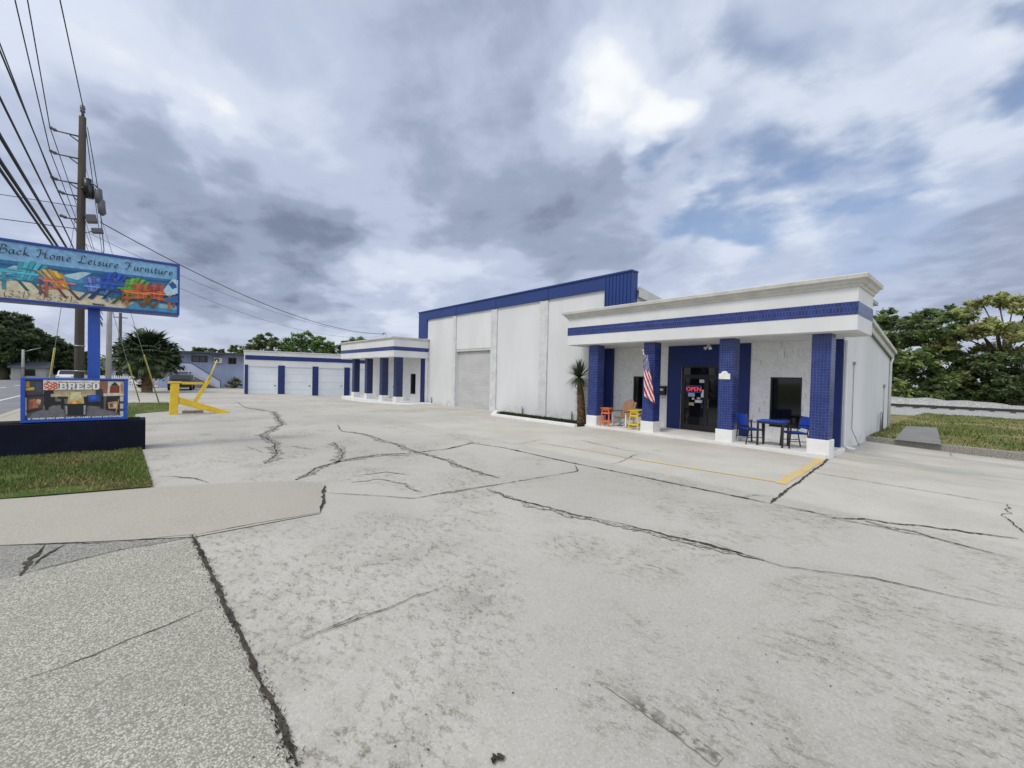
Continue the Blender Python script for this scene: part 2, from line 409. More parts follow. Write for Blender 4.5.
tag(o, 'short green grass with straw patches on the verge round the sign', 'grass')

# ------------------------------------------------------------------ cracks, joints and painted lines (thin sheets on the slabs)
def ribbon(mb, pts, w, m=0, jag=.5, dz=.006, taper=True, step=.045):
    pts = [Vector((p.x, p.y, 0)) for p in pts]
    if taper and m == 0: w *= .56
    # smooth the traced line, then fray its two edges separately
    sm = []
    for i in range(len(pts)-1):
        p0, p1, p2, p3 = pts[max(i-1,0)], pts[i], pts[i+1], pts[min(i+2,len(pts)-1)]
        n = max(1, int((p2-p1).length/step))
        for k in range(n):
            t = k/n; sm.append(p1.lerp(p2, t))
    sm.append(pts[-1]); n = len(sm); L = []; Rr = []; sd = rnd.uniform(0, 99); run = 0
    for i, p in enumerate(sm):
        d = (sm[min(i+1,n-1)] - sm[max(i-1,0)])
        if d.length < 1e-6: d = Vector((1,0,0))
        d.normalize(); nn = Vector((-d.y, d.x, 0)); run += step
        off = 0 if jag < .1 else (w*jag*1.2+(.05 if jag >= .4 else .010))*(1.0*mnoise.noise(Vector((run*1.1, sd, 0)))+.7*mnoise.noise(Vector((run*4, sd, 7)))+.4*mnoise.noise(Vector((run*11, sd, 1))))*min(1, min(i, n-1-i)*.12)
        e = 1 if not taper or jag < .1 else min(1, .2+min(i, n-1-i)*.1)
        thick = w*.5*e*(1 if jag < .1 else max(.25, 1+.8*mnoise.noise(Vector((run*2.2, sd, 3)))))
        for arr, s_ in ((L, 1), (Rr, -1)):
            fr = 1+rnd.gauss(0,.10) if jag < .1 else max(.12, 1+rnd.gauss(0, .38))
            v = p + nn*(off + s_*thick*fr); arr.append(mb.bm.verts.new((v.x, v.y, zg(v.x, v.y)+dz)))
    for i in range(n-1):
        f = mb.bm.faces.new((L[i], Rr[i], Rr[i+1], L[i+1])); f.material_index = m
def cpx(kind, pts):
    k = {'a': (140,400,.35156), 'b': (440,400,.390625), 'c': (820,420,.19922), 'd': (624,460,.4012), 'e': (300,460,.4012), 'f': (0,460,.4012)}[kind]
    return [gat(k[0]+x*k[2], k[1]+y*k[2]) for x, y in pts]
mb = MB()
DK = [('a',[(443,228),(500,196),(570,173),(680,156),(780,151),(880,139),(950,122)],.06,.4),
 ('a',[(275,5),(300,22),(380,34),(405,70),(345,100),(382,125),(388,155),(355,182)],.045,.5),
 ('a',[(550,120),(572,142),(570,162),(556,182)],.04,.5),
 ('a',[(560,70),(575,90),(640,97),(720,125),(800,152),(880,177),(960,205),(1020,222)],.04,.5),
 ('b',[(118,228),(190,256),(330,291),(450,315)],.05,.5), ('b',[(450,315),(600,350),(700,376),(830,410)],.06,.6),
 ('d',[(200,198),(300,240),(400,265),(520,283),(600,296),(700,315),(800,335),(900,356),(997,375)],.022,.8),
 ('a',[(530,266),(650,272),(780,281),(880,262),(1020,240)],.028,.2), ('b',[(0,243),(180,212),(352,183),(345,166)],.036,.3),
 ('a',[(527,243),(520,280),(512,322)],.08,.3), ('a',[(512,322),(330,353),(160,385)],.03,.3),
 ('b',[(60,108),(160,122),(330,160),(480,190),(620,219),(770,250),(845,266)],.06,.2), ('b',[(845,266),(1024,303)],.045,.3), ('d',[(500,143),(600,162),(780,197),(990,250)],.035,.4),
 ('d',[(515,146),(600,147),(650,156),(740,166),(860,181),(985,198)],.075,.5),
 ('b',[(845,266),(900,223),(1000,148)],.075,.3), ('b',[(770,250),(805,245),(862,249)],.025,.4),
 ('b',[(0,130),(50,120),(85,108)],.03,.5), ('b',[(180,116),(230,108),(275,98)],.02,.5), ('b',[(360,103),(470,128),(560,141)],.03,.5), ('b',[(435,166),(470,155),(510,138)],.03,.6), ('b',[(560,141),(620,150)],.012,.6),
 ('c',[(-100,255),(0,270),(300,320),(640,375),(1024,440)],.034,.2), ('c',[(940,425),(932,452),(945,470),(920,478),(965,500),(990,530),(1024,570)],.035,.9),
 ('c',[(640,170),(665,166),(660,178),(700,198)],.015,.8),
 ('e',[(0,450),(70,422),(130,402),(220,370),(300,340),(370,316)],.014,1.2), ('f',[(640,495),(740,460),(860,410),(997,365)],.011,1.0), ('e',[(370,316),(430,290),(480,275)],.007,1.2),
 ('f',[(478,188),(497,232),(520,275),(560,362),(620,482),(690,640),(742,770)],.062,.16),
 ('f',[(0,569),(150,520),(300,455),(450,397),(553,355)],.016,.4), ('f',[(0,302),(110,272),(200,250),(300,226),(400,205)],.02,.3),
 ('f',[(0,216),(200,209),(330,202),(480,188)],.03,.5), ('f',[(50,292),(80,255),(112,213)],.10,.3), ('f',[(80,270),(110,240),(160,213)],.06,.6),
 ('f',[(388,42),(440,42),(490,48),(520,58)],.04,.4),
 ('c',[(-120,490),(0,482),(70,492),(150,500)],.02,.4),
 ('a',[(0,50),(200,48),(420,55),(640,66),(760,72)],.012,.4), ('a',[(720,72),(880,98),(950,122),(1024,125)],.016,.4)]
for k, pts, w, jg in DK: ribbon(mb, cpx(k, pts), w, 0, jg, .012)
# spalled patches and side cracks
for k, pts, w, jg in [('a',[(300,22),(380,34),(405,70),(345,100),(382,125),(388,155),(355,182)],.20,.45), ('a',[(550,120),(572,142),(570,162),(556,182)],.16,.45), ('a',[(443,228),(500,196),(570,173),(680,156)],.12,.4), ('a',[(575,90),(640,97),(720,125),(800,152),(880,177),(960,205),(1020,222)],.14,.45), ('a',[(600,235),(680,228),(745,240),(800,262)],.05,.9), ('a',[(620,215),(700,205),(770,215)],.04,.9),('a',[(430,132),(490,140)],.12,.8),
     ('a',[(300,130),(350,150)],.03,.9), ('b',[(120,228),(190,258),(330,293),(450,318),(600,353),(830,412)],.10,.7), ('a',[(570,176),(680,160),(780,155)],.11,.6),
     ('d',[(600,152),(660,172),(730,180),(775,195)],.10,.9),
     ('e',[(772,560),(840,606),(920,660),(1000,722),(1046,755)],.085,.05)]:
    ribbon(mb, cpx(k, pts), w, 1, jg, .008)
# small dark blot at the bottom edge
for k in range(6):
    c = at(497+rnd.uniform(-4,4), 761+rnd.uniform(-3,3)); n = 9; a0 = rnd.random()
    mb.quad([(c.x+math.cos(a0+i*.698)*.014*rnd.uniform(.25,1.9), c.y+math.sin(a0+i*.698)*.014*rnd.uniform(.25,1.9), .009+.002*k) for i in range(n)])
o = mb.build('pavement_cracks', [M['crack'], M['crackpale']], recalc=False); struct(o)
for p in o.data.polygons: pass
mb = MB()
def band(pts, w, dz=.007):
    ribbon(mb, pts, w, 0, .0, dz, False, .3)
band(cpx('b', [(520,155),(700,184),(880,213)]), .085)
a, b_ = cpx('b', [(878,216),(986,150)])
band([a-Vector((.05,0,0)), b_-Vector((.05,0,0))], .175)
band(cpx('b', [(255,110),(400,133),(520,155)]), .04)
struct(mb.build('painted_lines', M['yline'], recalc=False))

# pebbles and leaf litter lying loose on the slabs (uncountable)
bm = bmesh.new()
for _ in range(110):
    px = rnd.uniform(0,1024); py = rnd.uniform(470,768); c = at(px, py)
    if c.x > -.3 and c.y < .5: continue
    s_ = rnd.uniform(.002,.006); a0 = rnd.random()*6
    base = [bm.verts.new((c.x+math.cos(a0+i*1.57)*s_*rnd.uniform(.6,1.6), c.y+math.sin(a0+i*1.57)*s_*rnd.uniform(.6,1.6), zg(c.x,c.y)+.008)) for i in range(4)]
    t_ = bm.verts.new((c.x, c.y, zg(c.x,c.y)+.008+s_*.7))
    for i in range(4): bm.faces.new((base[i], base[(i+1)%4], t_))
me = bpy.data.meshes.new('grit'); bm.to_mesh(me); bm.free(); me.materials.append(M['crack'])
o = bpy.data.objects.new('grit', me); COL.objects.link(o); tag(o, 'dark grit and leaf crumbs scattered over the concrete', 'grit', kind='stuff')
# weeds in the wide apron joint
bm = bmesh.new()
J = cpx('f', [(478,188),(497,232),(520,275),(560,362),(620,482),(690,640),(742,770)])
for a, b_ in zip(J, J[1:]):
    for _ in range(130):
        p = a.lerp(b_, rnd.random()); x = p.x+rnd.gauss(0,.02); y = p.y+rnd.gauss(0,.02)
        an = rnd.uniform(0,6.28); h = rnd.uniform(.004,.018); s_ = .004
        v = [bm.verts.new((x-math.sin(an)*s_, y+math.cos(an)*s_, .006)), bm.verts.new((x+math.sin(an)*s_, y-math.cos(an)*s_, .006)), bm.verts.new((x+math.cos(an)*.02, y+math.sin(an)*.02, .008+h))]
        bm.faces.new(v)
me = bpy.data.meshes.new('joint_weeds'); bm.to_mesh(me); bm.free(); me.materials.append(M['soil'])
o = bpy.data.objects.new('joint_weeds', me); COL.objects.link(o); tag(o, 'dry dark weeds and dirt filling the apron joint', 'weeds', kind='stuff')

# ------------------------------------------------------------------ helpers for building parts
def wall_with_holes(mb, axis, c0, c1, a0, a1, z0, z1, holes, m=0):
    """solid wall slab: axis 'x' runs along X (c0..c1 is its Y thickness); holes (a0,a1,z0,z1) cut out of it"""
    xs = sorted({a0, a1, *[h[0] for h in holes], *[h[1] for h in holes]}); zs = sorted({z0, z1, *[h[2] for h in holes], *[h[3] for h in holes]})
    for i in range(len(xs)-1):
        zrun = None
        for j in range(len(zs)-1):
            cx, cz = (xs[i]+xs[i+1])/2, (zs[j]+zs[j+1])/2
            hole = any(h[0] < cx < h[1] and h[2] < cz < h[3] for h in holes)
            if not hole and zrun is None: zrun = zs[j]
            if (hole or j == len(zs)-2) and zrun is not None:
                ze = zs[j] if hole else zs[j+1]
                if ze > zrun:
                    if axis == 'x': mb.box(xs[i], xs[i+1], c0, c1, zrun, ze, m)
                    else: mb.box(c0, c1, xs[i], xs[i+1], zrun, ze, m)
                zrun = None
    bmesh.ops.remove_doubles(mb.bm, verts=mb.bm.verts[:], dist=1e-5)
    # drop the inner faces left between neighbouring blocks
    seen = {}
    for f in mb.bm.faces:
        k = tuple(sorted(v.index for v in f.verts)) if False else frozenset(f.verts)
        seen.setdefault(k, []).append(f)
    bmesh.ops.delete(mb.bm, geom=[f for l in seen.values() if len(l) > 1 for f in l], context='FACES_ONLY')
def window_x(parent, x0, x1, z0, z1, y, fmat='blackframe', fw_=.05, mull=(), rail=()):
    """window in a wall facing -Y: frame with its pane"""
    mb = MB(); d0, d1 = y+.05, y+.12
    mb.box(x0, x0+fw_, d0, d1, z0, z1); mb.box(x1-fw_, x1, d0, d1, z0, z1)
    mb.box(x0+fw_, x1-fw_, d0, d1, z0, z0+fw_); mb.box(x0+fw_, x1-fw_, d0, d1, z1-fw_, z1)
    for q in mull: mb.box(q-.025, q+.025, d0, d1, z0+fw_, z1-fw_)
    for q in rail: mb.box(x0+fw_, x1-fw_, d0+.005, d1-.005, q-.025, q+.025)
    f = mb.build('window', M[fmat], parent)
    mb = MB(); mb.box(x0+fw_*.6, x1-fw_*.6, d0+.03, d0+.045, z0+fw_*.6, z1-fw_*.6); mb.build('pane', M['glass'], f)
    return f
def column(parent, x0, y0, w, ztop, zbase=.46, tile='tile', zb0=-.15, cap=False):
    mb = MB(); mb.box(x0, x0+w, y0, y0+w, zbase, ztop); c = mb.build('column', M[tile], parent, .006)
    e = .035
    mb = MB(); mb.box(x0-e, x0+w+e, y0-e, y0+w+e, zb0, zbase); mb.build('column_base', M['white'], c, .012)
    return c
def sweep_profile(mb, prof, corners, m=0):
    """prof: list of (out, z); corners: list of ((x,y),(ox,oy)) with miter offset directions"""
    rows = []
    for (x, y), (ox, oy) in corners:
        rows.append([mb.bm.verts.new((x+ox*o, y+oy*o, z)) for o, z in prof])
    for a, b in zip(rows, rows[1:]):
        for i in range(len(prof)-1):
            mb.bm.faces.new((a[i], b[i], b[i+1], a[i+1])).material_index = m
    for r_ in (rows[0], rows[-1]): mb.bm.faces.new(r_).material_index = m

# ------------------------------------------------------------------ furniture shop (right)
SX0, SX1, SY0, SY1 = -11.72, -3.05, 15.6, 23.62
shop = thing('shop_building', 'white shop with blue tiled porch columns, open glass door and overhanging canopy', 'building', (-7, 15.6, 0))
shop.location = (0,0,0)
DX0, DX1, DZ = -8.03, -6.12, 2.50
W1 = (-10.15, -9.22, .72, 2.08); W2 = (-4.97, -4.07, .50, 2.13)
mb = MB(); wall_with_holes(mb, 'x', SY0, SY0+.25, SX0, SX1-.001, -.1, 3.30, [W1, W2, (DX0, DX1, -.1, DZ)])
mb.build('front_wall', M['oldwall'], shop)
mb = MB(); zr = lambda y: 3.72-.155*(y-19.75)
e = SX1
mb.prism([(e,SY0+.25,-.2),(e,SY1,-.2),(e,SY1,zr(SY1)),(e,SY0+.25,zr(SY0+.25))], (-.22,0,0))
mb.prism([(SX0,SY0+.25,-.2),(SX0,SY1,-.2),(SX0,SY1,zr(SY1)),(SX0,SY0+.25,zr(SY0+.25))], (.22,0,0))
mb.box(SX0+.22, SX1-.22, SY1-.22, SY1, -.2, zr(SY1))
mb.box(SX1-.03, SX1+.012, SY0, SY0+.25, -.1, 3.28)
sw = mb.build('side_wall', M['wall'], shop)
mb = MB()   # dark back-room floor so the shell is closed
mb.box(SX0+.3, SX1-.3, SY0+.3, SY1-.3, -.05, .06); mb.build('floor', M['soffit'], shop)
mb = MB(); t_ = .36
mb.prism([(SX0-.1,SY0-.5,zr(SY0-.5)+.02),(SX0-.1,SY1+.12,zr(SY1+.12)+.02),(SX0-.1,SY1+.12,zr(SY1+.12)+.30),(SX0-.1,SY0-.5,zr(SY0-.5)+.30)], (SX1-SX0+.16,0,0))
rf = mb.build('roof', M['roof'], shop)
mb = MB()
mb.prism([(SX1+.062,SY0-.5,zr(SY0-.5)-.06),(SX1+.062,SY1+.14,zr(SY1+.14)-.06),(SX1+.062,SY1+.14,zr(SY1+.14)+.32),(SX1+.062,SY0-.5,zr(SY0-.5)+.32)], (.05,0,0))
mb.prism([(SX1+.115,SY0-.5,zr(SY0-.5)+.16),(SX1+.115,SY1+.16,zr(SY1+.16)+.16),(SX1+.115,SY1+.16,zr(SY1+.16)+.29),(SX1+.115,SY0-.5,zr(SY0-.5)+.29)], (.08,0,0))
mb.build('roof_fascia', M['trim'], rf)
# canopy
KX0, KX1, KY0, KY1, KZ0, KZ1 = -11.82, -2.35, 13.30, 15.12, 3.28, 4.45
mb = MB(); mb.box(KX0, KX1, KY0, KY1, KZ0+.02, KZ1); mb.box(SX0, SX1, KY1, SY0+.24, 3.32, KZ1)
can = mb.build('canopy', M['wall'], shop, .01)
mb = MB(); mb.box(KX0+.04, KX1-.04, KY0+.04, KY1-.04, KZ0+.005, KZ0+.019); mb.box(SX0+.02, SX1-.02, KY1-.04, SY0-.003, KZ0+.003, KZ0+.017)
mb.build('soffit', M['soffit'], can)
mb = MB(); mb.box(KX0-.012, KX1+.012, KY0-.012, KY0+.05, 3.69, 4.01); mb.box(KX1-.05, KX1+.012, KY0+.05, KY1-.01, 3.69, 4.01)
mb.build('tile_band', M['tileband'], can)
mb = MB()
prof = [(0,4.36),(.04,4.38),(.05,4.43),(.10,4.46),(.13,4.52),(.20,4.55),(.21,4.64),(.19,4.66),(-.3,4.66),(-.3,4.36)]
sweep_profile(mb, prof, [((KX0,KY1),(-1,0)),((KX0,KY0),(-1,-1)),((KX1,KY0),(1,-1)),((KX1,KY1),(1,0))])
mb.build('cornice', M['trim'], can)
mb = MB(); mb.box(KX0+.25, KX1-.25, KY0+.25, SY0+2, 4.46, 4.56); mb.build('canopy_roof', M['roof'], can)
# columns
for i, x in enumerate((-10.97, -8.48, -5.81, -3.37)):
    c = column(shop, x, 13.65, .44, 3.279, .46, 'tile' if i >= 2 else 'tilerow')
# porch slab, door surround, pilasters
mb = MB(); mb.box(-11.0, -2.93, 13.52, SY0-.002, -.3, .085); mb.build('porch_slab', M['concrete_pale'], shop, .015)
mb = MB(); wall_with_holes(mb, 'x', SY0-.03, SY0-.003, -8.58, -5.58, .086, 3.276, [(DX0, DX1, .086, DZ)])
mb.build('door_surround', M['blue'], shop)
for x0, x1 in ((-11.66,-11.12), (-3.44,-3.032)):
    mb = MB(); mb.box(x0, x1, SY0-.14, SY0-.003, .086, 3.272); mb.build('pilaster', M['blue'], shop, .008)
window_x(shop, *W1, SY0, 'blackframe', .05)
window_x(shop, *W2, SY0, 'blackframe', .05)
# entrance: double glazed door with a transom
mb = MB(); y0, y1 = SY0+.02, SY0+.09
mid = (DX0+DX1)/2; zt = 2.12
mb.box(DX0, DX0+.06, y0, y1, .06, DZ); mb.box(DX1-.06, DX1, y0, y1, .06, DZ); mb.box(DX0+.06, DX1-.06, y0, y1, DZ-.06, DZ); mb.box(DX0+.06, DX1-.06, y0, y1, zt, zt+.06)
dfr = mb.build('door_frame', M['blackframe'], shop)
mb = MB(); mb.box(DX0+.05, DX1-.05, y0+.03, y0+.042, zt+.05, DZ-.05); mb.build('transom_pane', M['glass'], dfr)
for s_ in (0, 1):
    a, b_ = (DX0+.065, mid-.004) if s_ == 0 else (mid+.004, DX1-.065)
    mb = MB(); mb.box(a, a+.07, y0, y1-.01, .09, zt-.005); mb.box(b_-.07, b_, y0, y1-.01, .09, zt-.005); mb.box(a+.07, b_-.07, y0, y1-.01, .09, .30); mb.box(a+.07, b_-.07, y0, y1-.01, zt-.09, zt-.005)
    d = mb.build('door', M['blackframe'], shop)
    mb = MB(); mb.box(a+.06, b_-.06, y0+.025, y0+.037, .29, zt-.08); mb.build('pane', M['glass'], d)
    hx = mid-.11 if s_ == 0 else mid+.11
    mb = MB(); mb.tube([(hx,y0,.95),(hx,y0-.05,.97),(hx,y0-.05,1.25),(hx,y0,1.27)], .012); mb.build('handle', M['metal'], d)
# notices stuck on the glass
M['paper'] = plain('paper', (.62,.62,.66), .7); M['paper2'] = plain('blue_notice', (.35,.40,.62), .7); M['beigeprint'] = plain('beige_print', (.42,.36,.26), .8)
def dpx(px, py, Y=15.62): 
    p = aty(px, py, Y); return p.x, p.z
for (px0,py0,px1,py1,mt) in ((699.6,379.5,704.3,382.9,'paper'),(688.3,392.7,694.8,396.7,'paper2'),(701.2,389.6,703.6,397.6,'paper'),(695,399.8,701.8,403,'paper'),(692,397.6,694.2,399.6,'paper'),(689,402.3,694,405.6,'beigeprint'),(697,397.2,700.4,399.6,'paper2')):
    xa, za = dpx(px0,py0); xb, zb = dpx(px1,py1)
    mb = MB(); mb.box(xa, xb, SY0+.012, SY0+.016, zb, za); mb.build('door_notice', M[mt], shop)
# transom lettering (street number seen dimly) is unreadable in the photograph: left out
# roof flood light under the soffit, pipes and downspouts on the side wall
mb = MB(); cx, cz = aty(709,347,15.4).x, 3.2
mb.box(cx-.05,cx+.05,15.36,15.42,3.2,3.275); mb.tube([(cx-.02,15.38,3.2),(cx-.10,15.28,3.12)], [.03,.06], 10); mb.tube([(cx+.02,15.38,3.2),(cx+.10,15.28,3.12)], [.03,.06], 10)
mb.build('security_light', M['polywhite'], shop)
mb = MB(); mb.tube([(SX1+.05,15.72,3.25),(SX1+.05,15.72,.14),(SX1+.12,15.80,.06),(SX1+.30,15.86,.03)], .042, 10); mb.build('downspout', M['white'], shop)
mb = MB(); mb.tube([(SX1+.10,SY1-.12,zr(SY1)-.05),(SX1+.05,SY1-.12,zr(SY1)-.25),(SX1+.05,SY1-.12,.12)], .045, 10); mb.build('downspout', M['white'], shop)
mb = MB(); mb.tube([(SX1+.03,16.85,2.6),(SX1+.03,16.85,.55),(SX1+.10,17.05,.25),(SX1+.16,17.3,-.02)], .011, 8); mb.box(SX1,SX1+.07,16.80,16.90,2.56,2.66); mb.build('conduit', M['metal'], shop)
mb = MB(); mb.tube([(SX1+.03,22.3,1.9),(SX1+.03,22.3,.15)], .012, 8); mb.box(SX1,SX1+.06,22.24,22.36,1.86,1.98); mb.build('conduit', M['metal'], shop)
mb = MB(); mb.tube([(SX1+.10,21.3,.05),(SX1+.10,21.3,.8),(SX1+.10,21.42,.9),(SX1+.10,21.55,.8),(SX1+.10,21.55,.05)], .03, 8); mb.build('standpipe', M['metal'], shop)

# ------------------------------------------------------------------ warehouse (middle)
wh = thing('warehouse_building', 'tall white warehouse with blue parapet trim and closed roller door', 'building')
WX0, WX1, WY = -26.7, -9.67, 14.6
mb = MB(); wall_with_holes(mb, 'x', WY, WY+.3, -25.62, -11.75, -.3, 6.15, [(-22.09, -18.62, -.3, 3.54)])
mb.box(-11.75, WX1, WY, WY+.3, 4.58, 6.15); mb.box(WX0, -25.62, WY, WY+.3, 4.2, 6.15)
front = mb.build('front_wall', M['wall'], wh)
mb = MB(); yb = 30
rz = lambda y: 5.50-.145*(y-14.9)
mb.prism([(WX1-.02,WY+.3,4.57),(WX1-.02,23.7,4.2),(WX1-.02,23.7,-.2),(WX1-.02,yb,-.2),(WX1-.02,yb,rz(yb)),(WX1-.02,WY+.3,rz(WY+.3))], (-.25,0,0))
mb.prism([(WX0+.02,WY+.3,-.2),(WX0+.02,yb,-.2),(WX0+.02,yb,rz(yb)),(WX0+.02,WY+.3,rz(WY+.3))], (.25,0,0))
mb.box(WX0+.27, WX1-.27, yb-.25, yb, -.2, rz(yb)); mb.build('side_wall', M['wall'], wh)
mb = MB(); mb.prism([(WX0,WY+.302,rz(WY+.3)+.01),(WX0,yb+.2,rz(yb+.2)+.01),(WX0,yb+.2,rz(yb+.2)+.12),(WX0,WY+.302,rz(WY+.3)+.12)], (WX1-WX0+.12,0,0))
rf = mb.build('roof', M['roof'], wh)
mb = MB(); mb.prism([(WX1+.122,WY+.302,rz(WY+.3)-.26),(WX1+.122,yb+.2,rz(yb+.2)-.26),(WX1+.122,yb+.2,rz(yb+.2)+.14),(WX1+.122,WY+.302,rz(WY+.3)+.14)], (.04,0,0)); mb.build('roof_fascia', M['trim'], rf)
# pilasters
for x0, x1, z0 in ((-22.42,-22.10,0),(-18.60,-18.08,0),(-14.75,-14.23,0)):
    mb = MB(); mb.box(x0, x1, WY-.07, WY-.002, -.25, 5.62); mb.build('pilaster', M['pilaster'], wh, .008)
# blue sheet-metal parapet trim with standing seams
mb = MB(); yf = WY-.10
mb.box(WX0-.04, WX1+.04, yf, WY-.003, 5.66, 6.20); mb.box(WX0-.04, -25.62, yf, WY-.003, 4.42, 5.66); mb.box(-10.92, WX1+.04, yf, WY-.003, 4.95, 5.66)
mb.box(WX0-.04, WX0+.12, WY-.003, WY+.5, 4.42, 6.20); mb.box(WX1-.10, WX1+.04, WY-.003, WY+.32, 4.95, 6.20)
pt = mb.build('parapet_trim', M['bluemetal'], wh)
mb = MB()
x = -10.90
while x < WX1: mb.box(x, x+.035, yf-.03, yf-.002, 4.95, 6.16); x += .17
for x in (-22.42, -18.5, -14.55): mb.box(x, x+.34, yf-.015, yf-.002, 5.66, 6.17)
mb.box(WX0-.07, WX1+.07, yf-.05, WY+.32, 6.202, 6.27)
mb.build('seam_ribs', M['bluemetal'], pt)
# roller door
mb = MB(); zz = -.1; k = 0
bm = mb.bm; prev = None
while zz < 3.52:
    for dz, dy in ((0,0),(.03,.007),(.09,.007),(.12,0)):
        yb_ = WY+.16-dy+.012*math.sin(zz*5)*mnoise.noise(Vector((0,zz*1.3,2)))
        row = [bm.verts.new((-22.09+(3.47)*i/14, yb_+.035*mnoise.noise(Vector((i*.5, zz*1.1, 5))), zz+dz)) for i in range(15)]
        if prev:
            for i in range(14): bm.faces.new((prev[i], prev[i+1], row[i+1], row[i]))
        prev = row
    zz += .125
M['shutter'] = weathered('shutter_paint', (.46,.465,.46), .5, .07, 1.1, .1, 20, stain=(.40,.40,.39), stain_amt=.35, stretch=(.5,.5,1.6))
rd = mb.build('roller_door', M['shutter'], wh)
mb = MB(); mb.box(-22.09,-18.62,WY+.02,WY+.10,3.40,3.54); mb.build('door_hood', M['trim'], rd)
for x in (-24.9, -15.9, -12.6):
    mb = MB(); mb.tube([(x,WY-.03,.02),(x,WY-.06,.42),(x+.05,WY-.12,.45),(x+.09,WY-.13,.3),(x+.09,WY-.11,.05)], .022, 6); mb.build('tap_pipe', M['metal'], wh)

# ------------------------------------------------------------------ second porch building
of = thing('porch_building', 'low white building with four dark blue columns carrying a corner canopy', 'building')
OX0, OX1, OY, OB = -35.0, -25.55, 14.35, 22.0
W3 = (-27.55, -26.75, .55, 1.98)
mb = MB(); wall_with_holes(mb, 'x', OY, OY+.25, OX0, OX1, -.35, 3.1, [W3, (-31.2,-30.2,-.35,2.1)])
mb.box(OX0, OX0+.2, OY+.25, OB, -.4, 4.2); mb.box(OX1-.2, OX1, WY+.32, OB, 3.2, 4.2); mb.box(OX0+.2, OX1-.2, OB-.2, OB, -.4, 4.2)
mb.build('wall', M['oldwall'], of)
window_x(of, *W3, OY)
mb = MB(); mb.box(-31.2,-30.2,OY+.05,OY+.1,-.3,2.1); d = mb.build('door', M['whitedoor'], of)
mb = MB(); mb.tube([(-30.3,OY+.04,.95),(-30.3,OY-.02,.95)], .03); mb.build('handle', M['metal'], d)
QX0, QX1, QY0, QY1 = -35.0, -25.42, 12.05, 14.58
mb = MB(); mb.box(QX0, QX1, QY0, QY1-.003, 3.04, 4.22); can = mb.build('canopy', M['wall'], of, .01)
mb = MB(); mb.box(QX0+.04, QX1-.04, QY0+.04, OY-.003, 3.022, 3.036); mb.build('soffit', M['soffit'], can)
mb = MB(); mb.box(QX0-.012, QX1+.012, QY0-.012, QY0+.05, 3.46, 3.71); mb.box(QX1-.05, QX1+.012, QY0+.05, QY1-.02, 3.46, 3.71); mb.build('tile_band', M['tileband'], can)
mb = MB(); sweep_profile(mb, [(0,4.16),(.05,4.19),(.07,4.24),(.10,4.26),(.10,4.33),(-.3,4.33),(-.3,4.16)], [((QX0,QY1-.01),(-1,0)),((QX0,QY0),(-1,-1)),((QX1,QY0),(1,-1)),((QX1,QY1-.01),(1,0))]); mb.build('cornice', M['trim'], can)
mb = MB(); mb.box(QX0+.1, QX1-.1, QY0+.25, OB, 4.225, 4.29); mb.build('roof', M['roof'], of)
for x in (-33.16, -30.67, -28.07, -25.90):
    column(of, x, 12.30, .44, 3.02, .46, 'tileshade', -.35)
mb = MB(); mb.prism([(-35,OY-.002,-.4),(-35,12.15,-.4),(-26.4,12.1,-.4),(-25.2,12.35,-.4),(-24.6,13.1,-.4),(-24.4,WY-.11,-.4),(-25.5,WY-.11,-.4),(-25.5,OY-.002,-.4)], (0,0,.47)); mb.build('porch_slab', M['white'], of, .02)
for x0, x1 in ((-25.86,-25.46), (-32.3,-31.9)):
    mb = MB(); mb.box(x0, x1, OY-.12, OY-.003, .072, 3.018); mb.build('pilaster', M['blue'], of)
mb = MB(); mb.tube([(-31.4,14.2,4.28),(-31.4,14.2,5.05)], .04); mb.tube([(-31.4,14.2,5.03),(-31.55,14.15,5.12),(-31.7,14.1,5.0)], .05); mb.build('service_mast', M['metal'], of)

# ------------------------------------------------------------------ garage row
ga = thing('garage_building', 'long white garage row with pale doors between blue pilasters', 'building')
GP, GA = Vector((-40.64, 6.22, 0)), R(-8.7)
gu = Vector((-math.sin(GA), math.cos(GA), 0)); gn = Vector((math.cos(GA), math.sin(GA), 0))
def gs(px, py=380):     # distance along the garage front where the photograph shows an edge
    d = ray(px, py); t_ = (GP-EYE).dot(gn)/d.dot(gn); return (EYE+d*t_-GP).dot(gu)
GX, GY0, GY1 = 0.0, 0.0, 13.4
eb = [gs(q) for q in (248.3,277.7,285,312.1,318.5,343.9,349.9)]
bays = [(eb[0],eb[1]),(eb[2],eb[3]),(eb[4],eb[5]),(eb[6],eb[6]+2.2)]
ga.location = (GP.x, GP.y, 0); ga.rotation_euler = (0,0,GA)
mb = MB(); wall_with_holes(mb, 'y', GX-.25, GX, GY0, GY1, -.5, 3.52, [(a, b_, -.5, 2.30) for a, b_ in bays])
mb.box(GX-6, GX-.25, GY0, GY0+.2, -.5, 3.52); mb.box(GX-6, GX-5.8, GY0+.2, GY1, -.5, 3.52); mb.box(GX-5.8, GX-.25, GY1-.2, GY1, -.5, 3.52)
mb.build('wall', M['wall'], ga)
mb = MB(); mb.box(GX-6, GX-.05, GY0+.05, GY1, 3.38, 3.50); mb.build('roof', M['roof'], ga)
mb = MB(); mb.box(GX-6.05, GX+.06, GY0-.06, GY1+.06, 3.522, 3.62); mb.build('coping', M['trim'], ga)
mb = MB(); mb.box(GX+.002, GX+.03, GY0+.08, GY1, 2.84, 3.20); mb.build('blue_band', M['blue'], ga)
